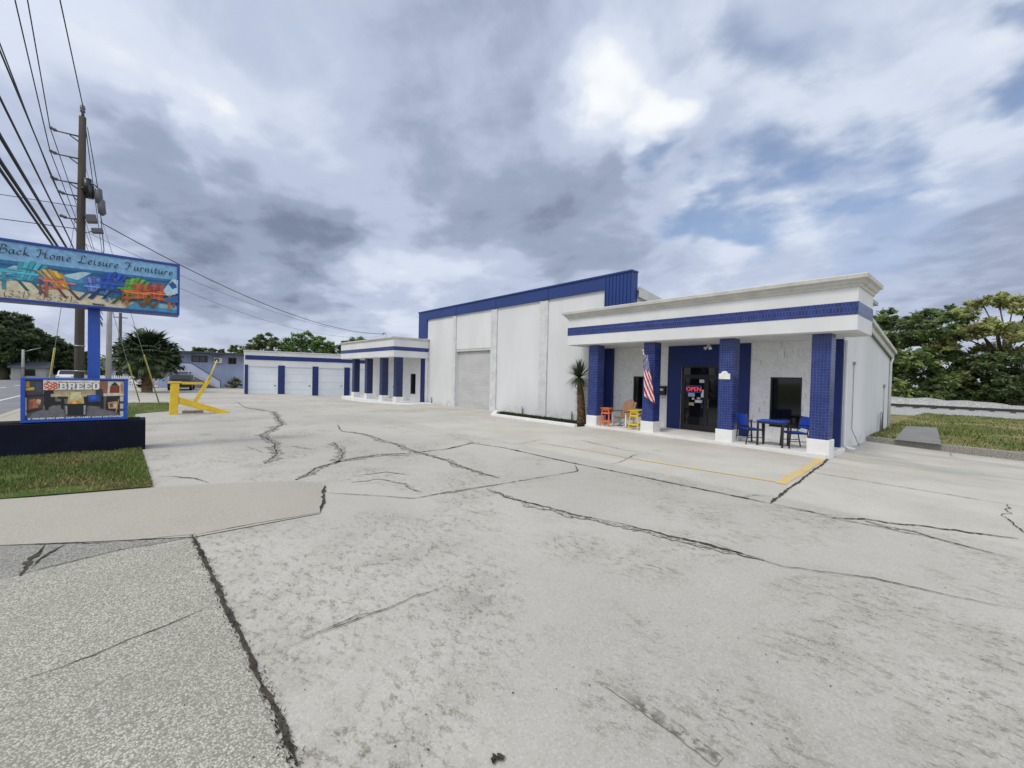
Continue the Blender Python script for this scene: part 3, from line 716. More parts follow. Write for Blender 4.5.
for a, b_ in [(.06,eb[0]-.02),(eb[1]+.02,eb[2]-.02),(eb[3]+.02,eb[4]-.02),(eb[5]+.02,eb[6]-.02)]:
    mb = MB(); mb.box(GX+.002, GX+.06, a, b_, -.5, 2.42); mb.build('pilaster', M['blue'], ga)
for a, b_ in bays:
    mb = MB()
    for k in range(4): mb.box(GX-.16, GX-.10, a, b_, -.3+k*.66, -.3+k*.66+.652)
    d = mb.build('garage_door', M['whitedoor'], ga, .006)
    mb = MB(); mb.box(GX-.098, GX-.06, b_-.26, b_-.12, .68, .74); mb.build('handle', M['blackframe'], d)

# ------------------------------------------------------------------ blue two-storey house at the back
M['paleblue'] = weathered('pale_blue_paint', (.36,.42,.60), .7, .08, .9, .1, stain=(.36,.38,.44), stain_amt=.3)
M['darkroof'] = plain('dark_roof_edge', (.05,.06,.075), .7)
M['balus'] = weathered('pale_blue_balustrade', (.46,.51,.66), .7, .06, 1, .1)
bl = thing('two_storey_house', 'pale blue two storey house with an outside staircase', 'building')
BX, BY0, BY1 = -55.0, 1.2, 12.5
def bp(px, py): 
    p = atx(px, py, BX); return p.y, p.z
mb = MB(); mb.box(BX-7, BX, BY0, BY1, -.4, 3.55); mb.build('wall', M['paleblue'], bl)
mb = MB(); mb.box(BX-7.5, BX+1.6, BY0-.4, BY1+.4, 3.56, 3.74); mb.build('roof', M['darkroof'], bl)
for (pa, pb, qa, qb) in ((191.5,355.5,207.5,362.4),(228.3,357.8,236.2,364.2)):
    ya, za = bp(pa, pb); yb_, zb = bp(qa, qb)
    mb = MB(); mb.box(BX+.002, BX+.05, ya, yb_, zb, za); f = mb.build('window', M['blackframe'], bl)
    mb = MB(); mb.box(BX+.051, BX+.06, ya+.08, (ya+yb_)/2-.05, zb+.08, za-.08); mb.box(BX+.051, BX+.06, (ya+yb_)/2+.05, yb_-.08, zb+.08, za-.08); mb.build('pane', M['glass'], f)
ya, za = bp(213.5,357.5); yb_, zb = bp(221.5,363.2)
mb = MB(); mb.box(BX+.002, BX+.5, ya, yb_, zb, za); ac = mb.build('air_conditioner', M['polywhite'], bl, .03)
mb = MB(); mb.tube([(BX+.501,(ya*.65+yb_*.35),(za+zb)/2),(BX+.52,(ya*.65+yb_*.35),(za+zb)/2)], (za-zb)*.36, 16); mb.build('fan_grille', M['blackframe'], ac)
# balcony and staircase with solid balustrade (runs down towards +Y)
sy0, sz0 = bp(176,370.5); sy1, sz1 = bp(190,370.5); ey, ez = bp(218.6,388.5)
top = bp(180,362)[1]
xb = BX+1.3
mb = MB(); mb.box(BX+.002, xb, sy0-1, sy1, sz0-.12, sz0); mb.prism([(BX+.3,sy1,sz0-.12),(BX+.3,ey,.02),(BX+.3,ey-.3,.02),(BX+.3,sy1,sz0-.35)], (.95,0,0))
stp = mb.build('staircase', M['soffit'], bl)
n = 10
mb = MB()
for k in range(n):
    y = sy1+(ey-sy1)*k/n; z = sz0+(0-sz0)*k/n; mb.box(BX+.31, xb-.06, y, y+(ey-sy1)/n, z-.2, z)
mb.build('steps', M['soffit'], stp)
bt = .85*(top-sz0)
mb = MB(); mb.box(xb, xb+.06, sy0-1, sy1, sz0-.12, sz0+bt); mb.prism([(xb,sy1,sz0-.12),(xb,ey,-.05),(xb,ey,bt*.95),(xb,sy1,sz0+bt)], (.06,0,0)); mb.build('balustrade', M['balus'], bl)
mb = MB(); mb.bar((xb+.03,sy1,sz0+bt+.04),(xb+.03,ey,bt+.02),.09,.07); mb.bar((xb+.03,sy0-1,sz0+bt+.04),(xb+.03,sy1,sz0+bt+.04),.09,.07); mb.bar((xb+.03,ey,bt),(xb+.03,ey,0),.06,.06); mb.build('handrail', M['darkroof'], bl)
for px in (168, 187.5):
    y = bp(px,375)[0]; mb = MB(); mb.box(xb-.1, xb, y-.05, y+.05, 0, sz0-.13); mb.build('balcony_post', M['balus'], bl)
mb = MB(); y0, y1 = bp(177,376)[0], bp(190,376)[0]; mb.box(BX+.003, BX+.03, y0, y1, .05, sz0-.2); mb.build('door_panel', M['balus'], bl)

# low buildings seen under the big palm
lb = thing('low_bungalow', 'low blue-grey bungalow with reddish eaves behind the big palm', 'building')
mb = MB(); mb.box(-78, -70, -3.2, 1.8, -.4, 2.0); mb.build('wall', M['paleblue'], lb)
mb = MB(); mb.prism([(-78.5,-3.6,2.0),(-69.4,-3.6,2.0),(-74,-3.6,2.75)], (0,5.8,0)); mb.build('roof', M['darkroof'], lb)
M['redtrim'] = plain('red_trim', (.22,.07,.06), .7)
mb = MB(); mb.box(-69.42, -69.32, -3.6, 2.2, 1.8, 2.0); mb.build('eaves_board', M['redtrim'], lb)
for y in (-2.6,-1.2,.4):
    mb = MB(); mb.box(-69.998,-69.95,y,y+.8,.7,1.5); f = mb.build('window', M['polywhite'], lb)
    mb = MB(); mb.box(-69.949,-69.94,y+.08,y+.72,.78,1.42); mb.build('pane', M['glass'], f)
fc = thing('picket_fence', 'white picket fence in front of the low bungalow', 'fence')
mb = MB(); y = -3.4
while y < 2.4: mb.box(-62.02,-62.0,y,y+.10,-.1,1.05); y += .17
mb.build('pickets', M['polywhite'], fc)
mb = MB(); mb.box(-62.06,-62.021,-3.4,2.4,.25,.33); mb.box(-62.06,-62.021,-3.4,2.4,.75,.83); mb.build('rails', M['polywhite'], fc)

# ------------------------------------------------------------------ porch furniture
ZS = .087
M['coral'] = plain('coral_poly', (.66,.15,.05), .45); M['lemon'] = plain('yellow_poly', (.70,.50,.03), .45); M['tan'] = weathered('tan_poly_lumber', (.36,.19,.10), .5, .08, 4, 0, local=True)
M['chairblue'] = plain('blue_mesh_fabric', (.010,.055,.42), .55); M['legdark'] = plain('dark_powder_coat', (.014,.014,.02), .4)
def stool(name, label, x, y, mat, rz):
    t = thing(name, label, 'stool', (x, y, ZS), rz, 'slatted outdoor stools on the porch')
    mb = MB(); h = .72
    for k in range(4): mb.box(-.20, .20, -.20+k*.102, -.20+k*.102+.094, h-.025, h)
    mb.build('seat', M[mat], t, .006)
    for sx in (-1,1):
        for sy in (-1,1):
            mb = MB(); mb.bar((sx*.19,sy*.19,0),(sx*.135,sy*.135,h-.026),.045,.03); mb.build('leg', M[mat], t)
    for z, q in ((.20,.178),(.52,.15)):
        mb = MB(); mb.box(-q,q,-q-.012,-q+.012,z-.03,z+.03); mb.box(-q,q,q-.012,q+.012,z-.03,z+.03)
        mb.box(-q-.012,-q+.012,-q+.008,q-.008,z-.029,z+.029); mb.box(q-.012,q+.012,-q+.008,q-.008,z-.029,z+.029)
        mb.build('stretcher', M[mat], t)
    mb = MB()
    for s_ in (-1, 1): mb.box(-.155,.155,s_*.145-.01,s_*.145+.01,h-.1,h-.027); mb.box(s_*.145-.01,s_*.145+.01,-.13,.13,h-.1,h-.027)
    mb.build('apron', M[mat], t)
    return t
stool('side_stool', 'coral red slatted stool beside the leftmost column of the shop porch', -10.12, 13.80, 'coral', .15)
stool('side_stool', 'lemon yellow slatted stool beside the column with the flag', -8.83, 13.80, 'lemon', .1)
# rocking chair, tan slats on a white frame
rc = thing('rocking_chair', 'tan slatted rocking chair with white frame between the two stools', 'chair', (-9.66, 14.22, ZS), R(0))
def slat(mb, x0, x1, y, z, dy, dz): pass
mb = MB()
for k in range(5): mb.obox((0, -.26+k*.11, .40-.018*k), .54, .10, .022, Matrix.Rotation(R(-9),3,'X'))
mb.build('seat', M['tan'], rc, .005)
mb = MB(); tilt = Matrix.Rotation(R(-18),3,'X')
for k in range(5):
    x = -.22+k*.11; L = .80-.05*abs(k-2)
    a = Vector((x*.95, .22, .30)); b_ = a + Vector((x*.18, math.sin(R(20))*L, math.cos(R(20))*L)); mb.bar(a, b_, .10, .022, 0, (0,-1,.3))
mb.bar((-.27,.36,.62),(.27,.36,.62),.03,.07); mb.bar((-.24,.27,.38),(.24,.27,.38),.03,.07)
mb.build('backrest', M['tan'], rc, .005)
for s_ in (-1,1):
    x = s_*.31
    mb = MB(); mb.tube([(x,-.42,.075),(x,-.25,.028),(x,0,.012),(x,.25,.03),(x,.48,.10)], .022, 6); mb.build('rocker', M['polywhite'], rc)
    mb = MB(); mb.bar((x,-.26,.03),(x,-.27,.585),.05,.04); mb.build('leg', M['polywhite'], rc)
    mb = MB(); mb.bar((x,.24,.03),(x,.33,.62),.05,.04); mb.build('leg', M['polywhite'], rc)
    mb = MB(); mb.obox((x,0,.60), .11, .74, .024); mb.build('armrest', M['legdark'], rc, .006)
    mb = MB(); mb.bar((x-s_*.02,-.28,.37),(x-s_*.02,.30,.30),.03,.09); mb.build('side_rail', M['polywhite'], rc)
# bistro table and two armchairs
tb = thing('bistro_table', 'small square blue table with dark legs between two blue chairs', 'table', (-4.38, 14.12, ZS), R(4))
mb = MB()
for k in range(6): mb.box(-.36,.36,-.36+k*.121,-.36+k*.121+.113,.715,.74)
mb.build('table_top', M['chairblue'], tb, .004)
mb = MB(); mb.box(-.34,.34,-.34,-.31,.655,.714); mb.box(-.34,.34,.31,.34,.655,.714); mb.box(-.34,-.31,-.309,.309,.655,.714); mb.box(.31,.34,-.309,.309,.655,.714); mb.build('table_frame', M['legdark'], tb)
for sx in (-1,1):
    for sy in (-1,1):
        mb = MB(); mb.box(sx*.32-.025,sx*.32+.025,sy*.32-.025,sy*.32+.025,0,.654); mb.build('leg', M['legdark'], tb)
def armchair(label, x, y, rz):
    t = thing('patio_chair', label, 'chair', (x, y, ZS), rz, 'blue patio chairs at the small table')
    # faces -Y locally
    mb = MB()
    for k in range(4): mb.box(-.23,.23,-.23+k*.115,-.23+k*.115+.108,.435,.455)
    mb.build('seat', M['chairblue'], t)
    mb = MB(); mb.prism([(-.23,.215,.56),(-.23,.235,.56),(-.23,.325,.90),(-.23,.305,.90)], (.46,0,0)); mb.build('backrest', M['chairblue'], t, .005)
    for sx in (-1,1):
        q = sx*.25
        mb = MB(); mb.bar((q,-.26,0),(q,-.22,.66),.035,.03); mb.build('leg', M['legdark'], t)
        mb = MB(); mb.tube([(q,.30,0),(q,.21,.46),(q,.31,.91)], .018, 6); mb.build('leg', M['legdark'], t)
        mb = MB(); mb.obox((q,-.005,.67), .045, .53, .022); mb.build('armrest', M['legdark'], t)
        mb = MB(); mb.bar((q,-.22,.425),(q,.20,.425),.03,.03); mb.bar((q,-.24,.2),(q,.26,.2),.02,.02); mb.build('side_rail', M['legdark'], t)
    mb = MB(); mb.box(-.235,.235,-.235,-.215,.405,.434); mb.box(-.235,.235,.19,.21,.405,.434); mb.build('cross_rail', M['legdark'], t)
    return t
armchair('blue patio chair left of the small table, nearer the shop door', -4.98, 14.02, R(146))
armchair('blue patio chair right of the small table, against the tiled corner column', -3.86, 14.24, R(-48))
# mailbox
mbx = thing('mailbox', 'small black letter box on the plaster strip beside the shop door', 'mailbox', (-8.76, SY0-.03, 1.36))
mb = MB(); mb.box(-.15,.15,-.13,0.02,0,.30); mb.build('box', M['blackframe'], mbx, .01)
mb = MB(); mb.prism([(-.16,.02,.302),(-.16,-.15,.302),(-.16,-.13,.33),(-.16,.02,.36)], (.32,0,0)); mb.build('lid', M['blackframe'], mbx)
mb = MB(); mb.box(-.12,.08,-.136,-.132,.17,.25); mb.build('name_label', M['paper'], mbx)
mb = MB(); mb.tube([(-.14,-.10,-.06),(.14,-.10,-.06)], .035, 8); mb.build('newspaper_roll', M['paper'], mbx)
# address plaque on the third column
adp = thing('address_plaque', 'white arched address plaque on the blue tiled column right of the door', 'sign', (-5.62, 13.65, 2.02))
mb = MB(); pts = [(-.17,0),(.17,0),(.17,.17),(.10,.18)]+[(.10*math.cos(a),.18+.075*math.sin(a)) for a in [i*math.pi/8 for i in range(1,8)]]+[(-.10,.18),(-.17,.17)]
mb.prism([(x,-.03,z) for x, z in pts], (0,.027,0)); mb.build('plate', M['polywhite'], adp, .004)
# neon OPEN sign hanging behind the door glass plane
def text_mesh(name, body, size, mat, parent=None, loc=(0,0,0), rot=(R(90),0,0), ext=.004, align='CENTER', shear=0, bold=0, sx=1):
    cu = bpy.data.curves.new(name, 'FONT'); cu.body = body; cu.size = size; cu.extrude = ext; cu.align_x = align; cu.shear = shear; cu.offset = bold; cu.resolution_u = 3
    tmp = bpy.data.objects.new(name, cu); COL.objects.link(tmp)
    bpy.context.view_layer.update()
    me = bpy.data.meshes.new_from_object(tmp.evaluated_get(bpy.context.evaluated_depsgraph_get()))
    bpy.data.objects.remove(tmp); bpy.data.curves.remove(cu)
    me.name = name
    if sx != 1:
        for v in me.vertices: v.co.x *= sx
    me.materials.clear(); me.materials.append(mat)
    o = bpy.data.objects.new(name, me); COL.objects.link(o); o.location = loc; o.rotation_euler = rot
    if parent is not None: o.parent = parent
    return o
M['neon'] = plain('red_neon', (.6,.03,.05), .4, emit=(1,.08,.12), es=.75); M['neonblue'] = plain('blue_neon', (.02,.05,.5), .4, emit=(.08,.14,1), es=.35)
c0 = aty(686.5,391.5,15.6); c1 = aty(701,386.5,15.6)
ns = thing('open_sign', 'glowing red neon OPEN sign inside the glass door', 'sign', ((c0.x+c1.x)/2, SY0+.012, (c0.z+c1.z)/2))
mb = MB(); mb.box(-.31,.31,-.004,.006,-.14,.14); mb.build('backing', M['blackframe'], ns)
text_mesh('open_letters', 'OPEN', .215, M['neon'], ns, (0,-.008,-.075), ext=.006, sx=1.05)
mb = MB(); mb.tube([(-.29,-.012,-.12),(.29,-.012,-.12),(.29,-.012,.12),(-.29,-.012,.12),(-.29,-.012,-.12)], .006, 6, cap=False); mb.build('border_tube', M['neonblue'], ns)

# flag on its pole at the second column
M['cloth_red'] = plain('red_cloth', (.42,.025,.035), .8, .1); M['cloth_white'] = plain('white_cloth', (.72,.72,.74), .8, .1); M['cloth_blue'] = plain('navy_cloth', (.015,.025,.14), .8, .1)
fl = thing('flag', 'red and white striped flag with starred blue corner hanging from a column', 'flag', (0,0,0))
fa = aty(643.2,352.5,13.36); 
mb = MB(); mb.tube([(-8.26,13.65,1.95),(fa.x,13.36,fa.z+.05)], .014, 8); mb.tube([(fa.x,13.36,fa.z+.04),(fa.x-.002,13.345,fa.z+.10)], .028, 8); mb.build('flagpole', M['polywhite'], fl)
mb = MB(); mb.box(-8.33,-8.19,13.615,13.648,1.9,2.02); mb.build('bracket', M['metal'], fl)
# cloth: hangs down from the sloping pole; a column of folds
bm = bmesh.new(); nu, nv = 26, 40; uvv = []
for j in range(nv+1):
    row = []
    t = j/nv
    for i in range(nu+1):
        s_ = i/nu
        px = 643.2+t*1.0 + s_*(4.5+t*6.5); py = 355+t*(41+8*s_)
        y = 13.36 + .045*math.sin(s_*9+1.3*t)*(.3+t) + .02*math.sin(t*7+s_*4)
        row.append(bm.verts.new(aty(px, py, y)))
    uvv.append(row)
for j in range(nv):
    for i in range(nu):
        f = bm.faces.new((uvv[j][i], uvv[j][i+1], uvv[j+1][i+1], uvv[j+1][i])); f.smooth = True
        s_, t = (i+.5)/nu, (j+.5)/nv
        # stripes run diagonally down the drape
        if t < .36: f.material_index = 2 if (int(i*.6+1)*7+int(j*.7)*5) % 4 else 1
        else:
            k = int((s_*(2.6-1.0*t)+ (1-t)*3.4)*2.2)
            f.material_index = 0 if k % 2 else 1
me = bpy.data.meshes.new('cloth'); bm.to_mesh(me); bm.free()
for k in ('cloth_red','cloth_white','cloth_blue'): me.materials.append(M[k])
o = bpy.data.objects.new('cloth', me); COL.objects.link(o); o.parent = fl
sd = o.modifiers.new('thick','SOLIDIFY'); sd.thickness = .003

# ------------------------------------------------------------------ planting strip beside the porch
kb = thing('planting_bed', 'narrow planting bed edged by a white kerb below the warehouse wall', 'planter')
mb = MB(); mb.prism([(-16.42,12.95,-.2),(-11.05,12.95,-.2),(-11.05,13.13,-.2),(-16.25,13.13,-.2),(-17.75,WY-.10,-.2),(-18.02,WY-.10,-.2)], (0,0,.31)); mb.build('kerb_edge', M['white'], kb, .02)
mb = MB(); mb.quad([(-16.24,13.14,.05),(-11.0,13.14,.05),(-11.0,WY-.01,.05),(-17.7,WY-.01,.05)]); mb.build('soil', M['soil'], kb)
bm = bmesh.new()
for _ in range(2600):
    x = rnd.uniform(-17.4,-11.1); y = rnd.uniform(13.2,WY-.1)
    if y < 13.2+(-x-16.2)*1.0: continue
    a = rnd.uniform(0,6.28); h = rnd.uniform(.02,.10)*(1.5 if rnd.random()<.1 else 1); w = .012
    bm.faces.new([bm.verts.new((x-w*math.sin(a),y+w*math.cos(a),.05)), bm.verts.new((x+w*math.sin(a),y-w*math.cos(a),.05)), bm.verts.new((x+.05*math.cos(a),y+.05*math.sin(a),.05+h))])
M['weed'] = plain('dull_weed', (.035,.05,.018), .9, .1)
me = bpy.data.meshes.new('weeds'); bm.to_mesh(me); bm.free(); me.materials.append(M['weed']); o = bpy.data.objects.new('weeds', me); COL.objects.link(o); tag(o, 'low dark weeds growing in the planting bed by the warehouse', 'weeds', kind='stuff')
# yucca-like small palm with shaggy trunk
M['frond'] = plain('dark_frond', (.045,.072,.030), .55, .3); M['frond2'] = plain('grey_green_frond', (.085,.115,.055), .6, .3); M['deadfrond'] = plain('dead_frond', (.17,.135,.09), .9, .1)
M['boot'] = weathered('shaggy_trunk', (.19,.125,.075), .95, .35, 9, .8, 40, spec=.05)
def blade(bm, a, d, L, w, droop, m, segs=4):
    d = d.normalized(); side = d.cross(Vector((0,0,1)))
    if side.length < .01: side = Vector((1,0,0))
    side.normalize(); prev = None; p = Vector(a)
    for k in range(segs+1):
        t = k/segs; ww = w*(1-t)**.7*(.6+.4*min(1, t*6)) if k < segs else 0.002
        l, r_ = bm.verts.new(p+side*ww), bm.verts.new(p-side*ww)
        if prev: f = bm.faces.new((prev[0], prev[1], r_, l)); f.material_index = m
        prev = (l, r_); d = (d + Vector((0,0,-droop/segs))).normalized(); p = p + d*(L/segs)
yb = aty(581.5,421.5,14.05); yt = aty(579.5,377.5,14.05)
yp = thing('yucca_palm', 'small spiky palm with shaggy brown trunk at the warehouse wall', 'palm', (yb.x, 14.05, .05))
mb = MB(); off = yt-yb; n = 22
for i in range(n):
    t = i/n; c = Vector((off.x*t*t*.6+off.x*.4*t, 0, (yt.z-.05)*t)); rr = .22-.085*t
    # ring of old leaf bases
    for k in range(11):
        a = k/11*6.283+i*.35; d = Vector((math.cos(a), math.sin(a), .55+.3*rnd.random()))
        blade(mb.bm, c+Vector((math.cos(a),math.sin(a),0))*rr*.62, d, .17+.09*rnd.random(), .04, 1.1*rnd.random(), 0, 2)
mb.tube([Vector((off.x*t*t*.6+off.x*.4*t,0,(yt.z-.05)*t-.06)) for t in [i/8 for i in range(9)]], [.20-.085*i/8 for i in range(9)], 10)
mb.build('trunk', M['boot'], yp, recalc=False)
bm = bmesh.new()
for k in range(330):
    a = rnd.uniform(0,6.283); e = rnd.uniform(-.75,1.5)
    d = Vector((math.cos(a)*math.cos(e), math.sin(a)*math.cos(e), math.sin(e)))
    if d.y > .55: continue
    blade(bm, Vector((off.x,0,yt.z-.08+.10*rnd.random()))+d*.05, d, rnd.uniform(.55,.80), .028, .10 if e > 0 else .5, 0 if rnd.random() < .7 else 1, 3)
me = bpy.data.meshes.new('crown'); bm.to_mesh(me); bm.free(); me.materials.append(M['frond']); me.materials.append(M['frond2'])
o = bpy.data.objects.new('crown', me); COL.objects.link(o); o.parent = yp

# ------------------------------------------------------------------ roadside signs
XS = -13.4
pw = thing('planter_wall', 'long dark navy planter wall standing on the grass under the signs', 'wall')
mb = MB(); mb.box(-14.15, -13.40, -3.35, .05, -.2, .71); mb.build('wall', M['navy'], pw, .015)
mb = MB(); mb.box(-14.05, -13.50, -3.25, -.05, .712, .73); mb.build('soil', M['soil'], pw)
def sv(px, py, X): p = atx(px, py, X); return p.y, p.z
class Picture:
    """flat printed picture: polygons in sign coordinates, each layer a hair in front of the last"""
    def __init__(s, X): s.bm = bmesh.new(); s.X = X; s.mats = []; s.k = 0; s.cache = {}
    def col(s, c):
        if c not in s.cache:
            s.cache[c] = len(s.mats); m, t, b = new_mat('print'); N = NT(t)
            f = N.noise(N.pos(), 14, 4); lin = tuple(((v/255)/12.92 if v/255 <= .04045 else ((v/255+.055)/1.055)**2.4)*.95 for v in c)
            N.put(b, 'Base Color', N.mix(N.rng(f, .35, .65), sc(lin, .85), sc(lin, 1.12))); b.inputs['Roughness'].default_value = .5; s.mats.append(m)
        return s.cache[c]
    def poly(s, pts, c):
        x = s.X + .0006*s.k; s.k += 1
        f = s.bm.faces.new([s.bm.verts.new((x, y, z)) for y, z in pts]); f.material_index = s.col(c)
        f.normal_update()
        if f.normal.x < 0: f.normal_flip()
    def build(s, name, parent):
        bmesh.ops.triangulate(s.bm, faces=[f for f in s.bm.faces if len(f.verts) > 4])
        me = bpy.data.meshes.new(name); s.bm.to_mesh(me); s.bm.free()
        for m in s.mats: me.materials.append(m)
        o = bpy.data.objects.new(name, me); COL.objects.link(o); o.parent = parent; return o
# upper sign
us = thing('pylon_sign', 'large blue framed sign board picturing colourful beach chairs on a blue post', 'sign')
mb = MB(); mb.box(-13.93, -13.73, -.965, -.765, .2, 3.30); mb.build('post', M['signblue'], us, .01)
UY0, UY1, UZ0, UZ1 = -2.42, .67, 3.27, 4.525
mb = MB(); mb.box(-13.98, -13.405, UY0, UY1, UZ0, UZ1); cab = mb.build('cabinet', M['signframe'], us, .012)
f_ = .05; mb = MB()
mb.box(-13.404,-13.365,UY0,UY1,UZ0,UZ0+f_); mb.box(-13.404,-13.365,UY0,UY1,UZ1-f_,UZ1); mb.box(-13.404,-13.365,UY0,UY0+f_,UZ0+f_,UZ1-f_); mb.box(-13.404,-13.365,UY1-f_,UY1,UZ0+f_,UZ1-f_)
mb.build('frame', M['signframe'], us, .006)
pc = Picture(-13.402)
a0, a1, b0, b1 = UY0+.04, UY1-.04, UZ0+.04, UZ1-.04
pc.poly([(a0,b0),(a1,b0),(a1,b1),(a0,b1)], (128,176,214))
# sea, beach
def A(x, y): return sv(x/8.53, 225+y/8.53, XS)
def Bq(x, y): return sv(90+x/9.6, 245+y/9.6, XS)
sl = lambda y: (b0 + (b1-b0)*y)
pc.poly([(a0,b0),(a1,b0),(a1,sl(.70)),(a0,sl(.66))], (38,112,160))
pc.poly([(a0,sl(.40)),(a1,sl(.42)),(a1,sl(.55)),(a0,sl(.5))], (60,146,190))
pc.poly([(a0,sl(.56)),(-.6,sl(.58)),(a1,sl(.63)),(a1,sl(.66)),(a0,sl(.6))], (24,84,130))
pc.poly([A(0,390),A(120,345),A(200,360),A(140,410),A(0,430)], (150,196,220))
pc.poly([A(520,430),A(700,400),A(780,410),A(660,470)], (176,206,214))
pc.poly([Bq(130,310),Bq(250,320),Bq(230,345),Bq(150,330)], (190,216,226))
pc.poly([Bq(560,385),Bq(700,395),Bq(640,410)], (190,216,226))
pc.poly([(a0,b0),(a1,b0),(a1,sl(.12)),(-.3,sl(.16)),(-1.4,sl(.28)),(a0,sl(.36))], (212,200,168))
pc.poly([(-.35,b0),(a1,b0),(a1,sl(.18)),(-.1,sl(.2))], (70,150,180))
pc.poly([Bq(660,560),Bq(840,590),Bq(835,625),Bq(660,600)], (150,190,205))
# chairs, left to right
def shade(c, k): return tuple(max(0, min(255, v*k)) for v in c)
def deckchair(cy, cz, h, c, flip=1, lean=.30, c2=None):
    """slatted beach chair seen three-quarters on; (cy,cz) is the ground under its seat, h its height"""
    c2 = c2 or c
    def q(pts, col): pc.poly([(cy+flip*x*h, cz+z*h) for x, z in pts], col)
    q([(-.12,.42),(-.02,.42),(-.34,.0),(-.44,.0)], shade(c2,.55)); q([(.18,.44),(.26,.44),(.0,.03),(-.09,.03)], shade(c2,.5))
    for k in range(5):
        b_ = -.13+k*.068; t_ = b_*2.0-lean; top = 1.0-.035*abs(k-2)**1.5
        q([(b_,.36),(b_+.058,.36),(t_+.125,top),(t_+.01,top)], shade(c, .82+.09*((k*2)%4)))
    q([(-.14-lean*.5,.66),(.16-lean*.3,.70),(.15-lean*.3,.74),(-.14-lean*.5,.70)], shade(c,.6))
    for k in range(4): q([(-.12+k*.14,.37-k*.025),(.0+k*.14,.365-k*.025),(.17+k*.13,.44-k*.02),(.05+k*.13,.45-k*.02)], shade(c2,.8+.08*(k%2)))
    q([(.40,.0),(.49,.0),(.49,.56),(.41,.56)], shade(c2,.78)); q([(.56,.08),(.62,.08),(.62,.56),(.57,.56)], shade(c2,.6))
    q([(.38,.26),(.50,.24),(.60,.32),(.50,.34)], shade(c2,.7))
    q([(-.30,.54),(.52,.55),(.56,.61),(-.26,.60)], shade(c2,1.06)); q([(.04,.64),(.62,.60),(.66,.645),(.08,.68)], shade(c2,.92))
zb_ = 3.42
deckchair(-1.86, zb_+.06, .66, (76,182,200), -1, .24)
deckchair(-1.30, zb_-.01, .60, (230,178,64), -1, -.30, (214,112,96))
deckchair(-.86, zb_+.02, .52, (120,130,214), 1, .05, (96,160,226))
deckchair(-.66, zb_+.05, .66, (30,84,196), 1, -.18, (36,92,170))
deckchair(-.28, zb_-.02, .66, (116,178,56), 1, -.20, (92,150,40))
deckchair(-.04, zb_-.04, .56, (206,92,48), -1, .10, (222,124,64))
deckchair(.20, zb_-.03, .60, (190,72,44), 1, -.04, (226,122,62))
chairpic = lambda Q, polys: [pc.poly([Q(*p) for p in pts], c) for c, pts in polys]
chairpic(Bq, [((170,206,226),[(700,440),(790,330),(845,345),(840,470),(740,490)]),((30,84,140),[(750,380),(800,350),(835,410),(790,430)]),((200,220,230),[(790,340),(820,335),(830,380),(805,370)]),((40,100,160),[(720,510),(840,490),(840,560),(740,550)]),((60,70,74),[(20,560),(140,575),(150,590),(30,580)])])
pc.build('printed_picture', us)
